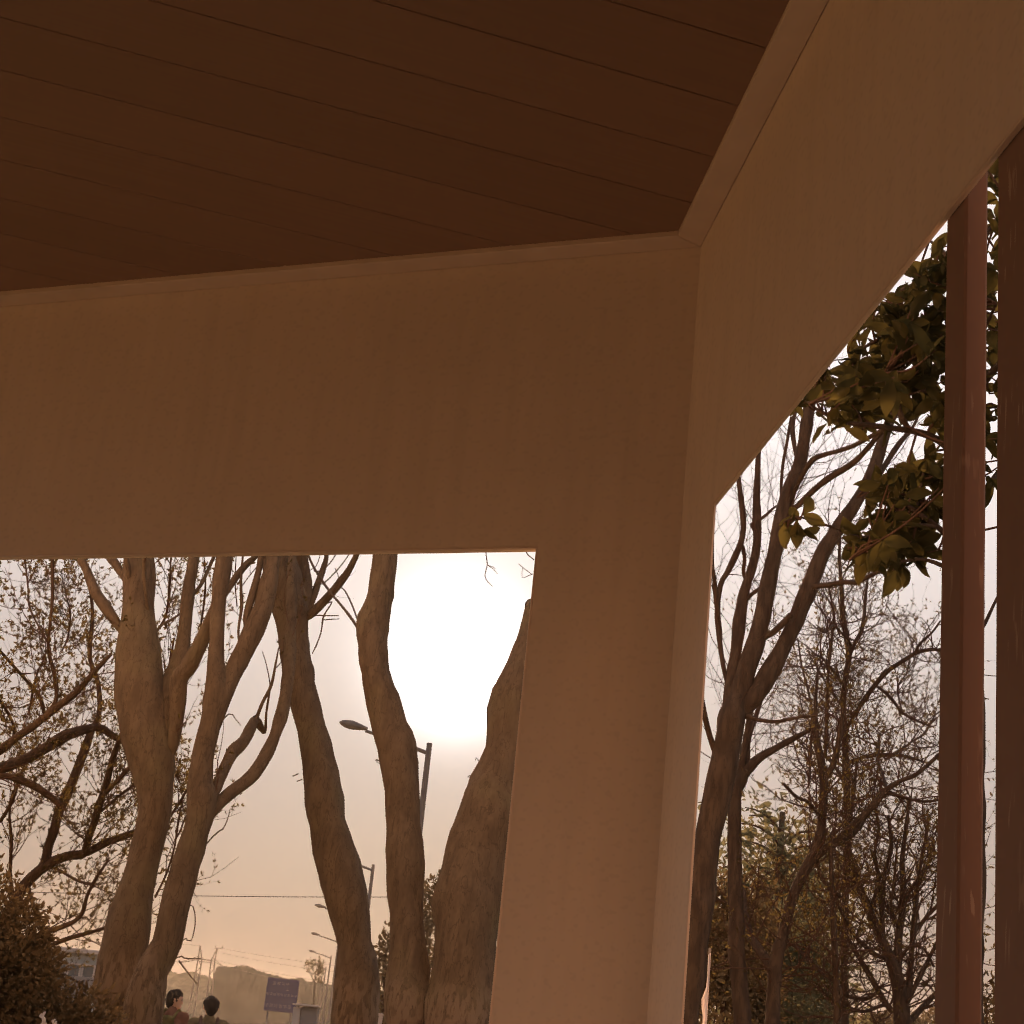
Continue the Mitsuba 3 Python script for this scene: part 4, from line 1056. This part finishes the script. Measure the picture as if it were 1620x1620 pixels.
mp = thing('marker_post', 'short white marker post between the leaning trunk and the forked trunk', 'post')
q = at(602.5, 1607, 15.0)
part(mp, 'shaft', box(q[0], q[1], q[2] / 2, .036, .036, q[2], 0, .004), 'cabinet_pale')
part(mp, 'cap', box(q[0], q[1], q[2] + .01, .042, .042, .02, 0, .004), 'cabinet_pale')

# ------------------------------------------------------------------ pylon and wires
pl = thing('transmission_pylon', 'distant twin-masted lattice pylon on the skyline above the two people', 'pylon')
PD = 290.0
lm, rm = at(316.5, 1517, PD), at(337, 1520, PD)
tl, trp = at(316.5, 1495.5, PD), at(344, 1500, PD)


def mast(foot_x, x1, z1, xt, zt, half):
    ms = []
    for s in (-1, 1):
        ms.append(bar((foot_x + s * half * 1.7, PD, 0), (x1 + s * half, PD, z1), .2))
        ms.append(bar((x1 + s * half, PD, z1), (xt, PD, zt), .16))
    n = 9
    for k in range(n):
        t0, t1 = k / n, (k + 1) / n
        s = 1 if k % 2 else -1
        ha, hb = half * (1.7 - .7 * t0), half * (1.7 - .7 * t1)
        xa, xb = foot_x + (x1 - foot_x) * t0, foot_x + (x1 - foot_x) * t1
        ms.append(bar((xa - s * ha, PD, z1 * t0), (xb + s * hb, PD, z1 * t1), .11))
    return cat(ms)


part(pl, 'mast', mast(lm[0] - .1, lm[0], lm[2], tl[0], tl[2], .32), 'far_steel')
part(pl, 'mast', mast(at(333, 1600, PD)[0] - .3, rm[0], rm[2], trp[0], trp[2], .32), 'far_steel')
ca, cb_ = at(283, 1523, PD), at(352, 1528, PD)
part(pl, 'crossarm', cat([bar(ca, lm - (0, 0, .1), .12), bar(lm, rm, .2), bar(lm - (0, 0, .45), rm - (0, 0, .35), .12), bar(rm - (0, 0, .1), cb_, .12), bar(ca + (0, 0, .05), lm + (0, 0, .5), .08), bar(rm + (0, 0, .4), cb_, .08)]), 'far_steel')
part(pl, 'peak_arm', cat([bar(trp + (-.5, 0, -.1), trp + (.9, 0, .1), .1), bar(trp + (.8, 0, 0), trp + (.85, 0, .5), .1), bar(trp + (-.3, 0, 0), trp + (-.35, 0, .4), .08)]), 'far_steel')


def wire(a, b, sag, r, n=30):
    t = np.linspace(0, 1, n)[:, None]
    p = np.asarray(a) * (1 - t) + np.asarray(b) * t
    p[:, 2] -= sag * 4 * (t[:, 0] * (1 - t[:, 0]))
    return tube(p, r, 5)


pw = thing('power_lines', 'faint sagging power lines running right from the pylon', 'power line')
for (a, b) in (((344, 1499), (900, 1545)), ((352, 1508), (900, 1560)), ((337, 1518), (900, 1590)), ((352, 1528), (900, 1604)), ((283, 1522), (-300, 1440)), ((316, 1496), (-300, 1410))):
    part(pw, 'wire', wire(at(*a, PD), at(*b, PD - 90 if b[0] > 0 else PD + 60), 1.2, 0.022), 'far_steel')
cbk = thing('overhead_cable', 'single dark cable crossing the sky level above the distant pylon', 'cable')
part(cbk, 'cable', wire(at(-400, 1392, 60), at(1060, 1412, 60), 0.35, 0.016), 'far_steel')
for x, y in ((-400, 1392), (1060, 1412)):
    q = at(x, y, 60)
    part(cbk, 'pole', tube(*smoothpath([(q[0], q[1], 0), (q[0], q[1], q[2] / 2), (q[0], q[1], q[2] + .3)], [.16, .14, .11], .8), 10), 'twig_bark', True)

# ------------------------------------------------------------------ the low building beyond the leafy tree
lb = thing('low_building', 'low pale blue-grey building with a banded front, glimpsed through the leafy tree at left', 'building')
BD = 58.0
a, b = at(40, 1507, BD), at(157, 1520, BD)
zt = a[2] + .15
wx = b[0] - a[0]
part(lb, 'wall', box((a[0] + b[0]) / 2, BD + 3, zt / 2, wx, 6, zt, 0, .02), 'wall_blue')
part(lb, 'roof', box((a[0] + b[0]) / 2, BD + 3, zt + .08, wx + .5, 6.5, .16, 0, .03), 'cabinet_pale')
for j in range(5):
    x = a[0] + wx * (0.12 + 0.19 * j)
    f = part(lb, 'window', cat([bar((x - .19, BD - .02, zt - 1.45), (x + .19, BD - .02, zt - 1.45), .06), bar((x - .19, BD - .02, zt - .35), (x + .19, BD - .02, zt - .35), .06), bar((x - .2, BD - .02, zt - 1.45), (x - .2, BD - .02, zt - .35), .05), bar((x + .2, BD - .02, zt - 1.45), (x + .2, BD - .02, zt - .35), .05)]), 'cabinet_pale')
    part(f, 'pane', box(x, BD - .012, zt - .9, .36, .02, 1.06, 0, .003), 'window_glass')
part(lb, 'sill_band', box((a[0] + b[0]) / 2, BD - .05, zt - 1.95, wx + .1, .12, .1, 0, .02), 'cabinet_pale')
part(lb, 'annex', box(b[0] - .3, BD - .6, (zt - .75) / 2, .6, 1.0, zt - .75, 0, .02), 'cabinet_grey', label='small grey annex at its right end')

# ------------------------------------------------------------------ furled banner right of the column
bn = thing('furled_banner', 'narrow pale furled banner on a thin pole at the right foot of the column', 'banner')
ND = 7.2
pt, pb = at(1123, 1500, ND), at(1118, 1640, ND)
pb = np.array([pt[0] + .0, ND, 0.0])
part(bn, 'pole', tube(np.array([pb + (0, 0, 0), pb + (0, 0, .7), [pt[0], ND, pt[2]]]), [.009, .008, .006], 8), 'steel', True)
zz = np.linspace(pt[2] - .02, 0.55, 60)
V = []
for i, z in enumerate(zz):
    t = (zz[0] - z)
    edge = np.interp(t, [0, .10, .14, .19, .24, .27, .34, .40, .6, 1.2], [.014, .010, .014, .030, .022, .014, .034, .042, .06, .05])
    for j, s in enumerate(np.linspace(0, 1, 9)):
        V.append((pt[0] + .004 - edge * s - t * .035 * s * 0, ND - .012 + .02 * math.sin(5 * s + 7 * t) * s - .004, z - .01 * s))
V = np.array(V)
i, j = np.meshgrid(np.arange(59), np.arange(8), indexing='ij')
q = np.stack([i * 9 + j, i * 9 + j + 1, (i + 1) * 9 + j + 1, (i + 1) * 9 + j], -1).reshape(-1, 4)
back = V + (0, .0025, 0)
part(bn, 'cloth', (np.vstack([V, back]), np.vstack([q[:, [0, 1, 2]], q[:, [0, 2, 3]], q[:, [0, 2, 1]] + len(V), q[:, [0, 3, 2]] + len(V)])), 'banner_cloth', True)
mk = []
for z0 in (pt[2] - .365, pt[2] - .40, pt[2] - .44):
    mk.append(bar((pt[0] - .028, ND - .036, z0), (pt[0] - .012, ND - .036, z0 - .002), .003, .005))
for m_ in mk:
    part(bn, 'print', m_, 'ink')

# a scrap of white paper caught in the hedge
sp = thing('paper_scrap', 'torn white scraps of paper caught in the dark bush at lower left', 'paper')
r_ = np.random.default_rng(77)
for (x, y, s) in ((67, 1607, .016), (69, 1618, .02), (84, 1616, .010), (88, 1619, .010)):
    c = at(x, y, 6.35)
    g_ = np.array([[i, j] for i in np.linspace(-1, 1, 6) for j in np.linspace(-1, 1, 6)])
    ang = np.arctan2(g_[:, 1], g_[:, 0])
    g_ = g_ * (0.75 + 0.3 * np.sin(3 * ang + r_.uniform(0, 6)))[:, None]
    v = np.column_stack([c[0] + g_[:, 0] * s * .7, c[1] + .004 * r_.normal(size=36) + .3 * s * g_[:, 1], c[2] + g_[:, 1] * s])
    i, j = np.meshgrid(np.arange(5), np.arange(5), indexing='ij')
    q = np.stack([i * 6 + j, i * 6 + j + 1, (i + 1) * 6 + j + 1, (i + 1) * 6 + j], -1).reshape(-1, 4)
    part(sp, 'scrap', (np.vstack([v, v + (0, .0015, 0)]), np.vstack([q[:, [0, 1, 2]], q[:, [0, 2, 3]], q[:, [0, 2, 1]] + 36, q[:, [0, 3, 2]] + 36])), 'paper_white', False)

# bare little tree by the far lamps
bt = Tree('bare_tree', 'tiny bare tree standing among the farthest street lamps', 190.0, seed=19)
bt.limb([(497, 1575, 1.2), (498, 1556, 1.1), (499, 1543, .8), (501, 1530, .4)], 0, 0, 'trunk', True, lump=.3)
for q in ([(498, 1556, .8), (493, 1545, .6), (490, 1535, .3)], [(498, 1552, .8), (503, 1542, .6), (506, 1532, .3)], [(499, 1545, .6), (496, 1536, .4), (495, 1528, .3)], [(498, 1558, .7), (506, 1550, .5), (510, 1543, .3)]):
    bt.limb(q, 0, .3, lump=.3)
bt.twigs(.25, (.5, 1.3), 4, (.2, .6), 2, .3, 2, up=.5, r0=.03, zmin=4)

bsdf('green_leaf', {'type': 'principledthin', 'base_color': speck((0.10, 0.105, 0.065), (0.16, 0.16, 0.10), 2), 'roughness': 0.7, 'diff_trans': 0.6, 'spec_trans': 0.0}, False)
bsdf('sign_blue', {'type': 'diffuse', 'reflectance': rgb(0.075, 0.075, 0.17)})
bsdf('sign_white', {'type': 'diffuse', 'reflectance': rgb(0.36, 0.34, 0.38)})
bsdf('cabinet_grey', {'type': 'diffuse', 'reflectance': rgb(0.26, 0.24, 0.24)})
bsdf('cabinet_pale', {'type': 'diffuse', 'reflectance': rgb(0.55, 0.5, 0.48)})
bsdf('wall_blue', {'type': 'diffuse', 'reflectance': speck((0.36, 0.40, 0.42), (0.48, 0.50, 0.50), 1.2)})
bsdf('banner_cloth', {'type': 'principledthin', 'base_color': rgb(0.75, 0.72, 0.74), 'roughness': 0.8, 'diff_trans': 0.5, 'spec_trans': 0.0}, False)
bsdf('ink', {'type': 'diffuse', 'reflectance': rgb(0.12, 0.1, 0.12)})
bsdf('paper_white', {'type': 'diffuse', 'reflectance': rgb(0.8, 0.8, 0.82)})


# ------------------------------------------------------------------ two people walking away along the verge
def sk(bones, L=0.022, it=8):
    """one continuous surface round a chain of tapered bones: (a, b, ra, rb)"""
    M = manifold3d.Manifold()
    for a, b, ra, rb in bones:
        s = [manifold3d.Manifold.sphere(r, 14).translate([float(x) for x in c]) for c, r in ((a, ra), (b, rb))]
        M = M + manifold3d.Manifold.batch_hull(s)
    M = M.refine_to_length(L)
    m = M.to_mesh()
    t_ = trimesh.Trimesh(m.vert_properties[:, :3], m.tri_verts, process=True)
    trimesh.smoothing.filter_taubin(t_, iterations=it)
    return t_


def person(label, px, D, height, turn, face, mats_, bag_patch):
    """stands on the ground at the given place; turn: the way the body faces; face: the way the head looks (0 = away from the viewer)"""
    g0 = at(px, 1600, D)
    k = thing('person', label, 'person')
    s = height / 1.75

    def put(m):
        m = m.copy()
        m.apply_scale(s)
        m.apply_transform(trimesh.transformations.rotation_matrix(turn, [0, 0, 1]))
        m.apply_translation([g0[0], g0[1], 0])
        return m
    v = lambda *a: np.array(a, float)
    # the figure faces +y (away), x to its right
    hipL, hipR = v(-.09, 0, .93), v(.09, 0, .93)
    knL, knR = v(-.10, .12, .50), v(.10, -.03, .50)
    anL, anR = v(-.10, .08, .09), v(.10, -.22, .13)
    shL, shR = v(-.19, 0, 1.42), v(.19, 0, 1.42)
    elL, elR = v(-.25, -.06, 1.14), v(.25, .05, 1.14)
    wrL, wrR = v(-.25, .06, .90), v(.24, .20, .93)
    body = [(v(0, 0, 1.0), v(0, 0, 1.2), .125, .12), (v(-.07, 0, 1.3), v(.07, 0, 1.3), .12, .12), (v(0, 0, 1.2), v(0, 0, 1.33), .12, .13), (v(0, 0, 1.36), v(0, .015, 1.55), .06, .052), (hipL, hipR, .11, .11),
            (v(0, .02, 1.61), v(0, .03, 1.66), .078, .09), (v(0, .06, 1.56), v(0, .03, 1.63), .05, .075), (v(0, .115, 1.60), v(0, .10, 1.63), .014, .018)]
    for a, b, c in ((hipL, knL, anL), (hipR, knR, anR)):
        body += [(a, b, .085, .056), (b, c, .055, .036), (c, c + v(0, .13, -.05), .036, .026)]
    for sh, el, wr, sx in ((shL, elL, wrL, -1), (shR, elR, wrR, 1)):
        body += [(v(sx * .08, 0, 1.41), sh, .07, .058), (sh, el, .05, .042), (el, wr, .04, .027), (wr, wr + v(0, .02, -.07), .026, .03)]
        for j in range(4):
            f0 = wr + v(0, .045 - .024 * j, -.09)
            f1 = f0 + v(-sx * .008, .004, -.04 + (.006 if j in (0, 3) else 0))
            body += [(f0, f1, .0095, .0085), (f1, f1 + v(-sx * .02, .002, -.022), .0085, .0075)]
        t0 = wr + v(-sx * .005, .045, -.045)
        body += [(wr + v(0, .02, -.03), t0, .012, .011), (t0, t0 + v(-sx * .012, .02, -.035), .0105, .009)]
    for ear in (-1, 1):
        body.append((v(ear * .088, .02, 1.61), v(ear * .09, .015, 1.645), .012, .014))
    # turn the head on the neck
    Rz = trimesh.transformations.rotation_matrix(face, [0, 0, 1], [0, .02, 1.6])[:3]

    def hd(p):
        return Rz[:, :3] @ p + Rz[:, 3] if p[2] > 1.53 else p
    body = [(hd(a), hd(b), ra, rb) for a, b, ra, rb in body]
    part(k, 'body', put(sk(body, .02, 6)), mats_['skin'], True)
    for ex in (-1, 1):
        part(k, 'eye', put(sk([(hd(v(ex * .032, .105, 1.645)), hd(v(ex * .034, .106, 1.645)), .011, .011)], .01, 0)), 'ink', True)
    hair = [(v(0, .0, 1.66), v(0, .03, 1.70), .10, .085), (v(0, -.03, 1.62), v(0, -.02, 1.68), .085, .09), (v(-.06, .03, 1.69), v(.06, .03, 1.69), .05, .05), (v(0, -.045, 1.575), v(0, -.03, 1.62), .055, .075)]
    hair = [(hd(a), hd(b), ra, rb) for a, b, ra, rb in hair]
    hm = sk(hair, .014, 5)
    hm.vertices += hm.vertex_normals * (0.012 * (meshkit.fbm(hm.vertices * 60, 3, 3) - .45))[:, None]
    part(k, 'hair', put(hm), 'hair_black', True)
    jk = [(v(0, 0, .92), v(0, 0, 1.2), .155, .145), (v(-.08, 0, 1.32), v(.08, 0, 1.32), .135, .135), (v(0, 0, 1.2), v(0, 0, 1.34), .145, .14), (v(-.06, 0, .95), v(.06, 0, .95), .13, .13), (v(0, -.02, 1.44), v(0, -.01, 1.49), .085, .07)]
    for sh, el, wr, sx in ((shL, elL, wrL, -1), (shR, elR, wrR, 1)):
        jk += [(v(sx * .08, 0, 1.41), sh, .085, .075), (sh, el, .07, .058), (el, wr, .055, .042)]
    part(k, 'jacket', put(sk(jk, .022, 6)), mats_['jacket'], True)
    part(k, 'trousers', put(sk([(hipL, hipR, .13, .13)] + [q for a, b, c in ((hipL, knL, anL), (hipR, knR, anR)) for q in ((a, b, .10, .075), (b, c + v(0, 0, .02), .073, .055))], .024, 6)), mats_['trousers'], True)
    for c in (anL, anR):
        part(k, 'shoe', put(sk([(c + v(0, -.03, -.045), c + v(0, .16, -.055), .042, .034), (c + v(0, -.02, -.02), c + v(0, .02, .0), .045, .045)], .02, 4)), 'ink', True)
    bg = [(v(-.10, -.20, 1.0), v(-.10, -.20, 1.36), .075, .07), (v(.10, -.20, 1.0), v(.10, -.20, 1.36), .075, .07), (v(-.10, -.20, 1.0), v(.10, -.20, 1.0), .075, .075), (v(-.10, -.2, 1.36), v(.10, -.20, 1.36), .07, .07), (v(0, -.22, 1.05), v(0, -.22, 1.3), .09, .08)]
    bp = part(k, 'backpack', put(sk(bg, .024, 4)), mats_['bag'], True)
    for sx in (-1, 1):
        part(bp, 'strap', put(sk([(v(sx * .10, -.15, 1.38), v(sx * .11, -.01, 1.505), .022, .022), (v(sx * .11, -.01, 1.505), v(sx * .12, .13, 1.38), .022, .02), (v(sx * .12, .13, 1.38), v(sx * .12, .10, 1.1), .02, .018)], .02, 3)), mats_['bag'], True)
    if bag_patch:
        b_ = trimesh.creation.box((.13, .014, .16))
        b_ = b_.subdivide().subdivide()
        b_.apply_translation([-.07, -.300, 1.24])
        part(bp, 'patch', put(b_), 'paper_white', False, label='white panel on the backpack')
    return k


person('dark haired person in red brown jacket with olive backpack, beside the twin-stemmed trunk', 273.5, 23.0, 1.74, math.radians(-25), math.radians(-60), {'skin': 'skin', 'jacket': 'jacket_red', 'trousers': 'trousers_dark', 'bag': 'bag_olive'}, False)
person('dark haired person seen from behind with a dark backpack carrying a white panel', 333.0, 21.0, 1.68, math.radians(8), math.radians(10), {'skin': 'skin', 'jacket': 'jacket_olive', 'trousers': 'trousers_dark', 'bag': 'bag_dark'}, True)
bsdf('skin', {'type': 'principled', 'base_color': rgb(0.50, 0.32, 0.23), 'roughness': 0.6})
bsdf('hair_black', {'type': 'principled', 'base_color': rgb(0.028, 0.018, 0.012), 'roughness': 0.8, 'specular': 0.2})
bsdf('jacket_red', {'type': 'diffuse', 'reflectance': speck((0.16, 0.075, 0.05), (0.20, 0.095, 0.065), 14)})
bsdf('jacket_olive', {'type': 'diffuse', 'reflectance': speck((0.14, 0.105, 0.06), (0.19, 0.145, 0.08), 14)})
bsdf('trousers_dark', {'type': 'diffuse', 'reflectance': rgb(0.06, 0.055, 0.06)})
bsdf('bag_olive', {'type': 'diffuse', 'reflectance': speck((0.10, 0.08, 0.035), (0.14, 0.11, 0.045), 18)})
bsdf('bag_dark', {'type': 'diffuse', 'reflectance': speck((0.10, 0.06, 0.045), (0.13, 0.08, 0.06), 18)})



# ------------------------------------------------------------------ haze
scene['haze'] = {'type': 'cube', 'to_world': T().translate([0, 0, 9.0]).scale([900, 900, 11.0]), 'bsdf': {'type': 'null'}, 'interior': {'type': 'ref', 'id': 'haze_air'}}
labels['haze'] = {'label': 'thin dusty evening haze over the whole place', 'category': 'haze', 'kind': 'stuff'}
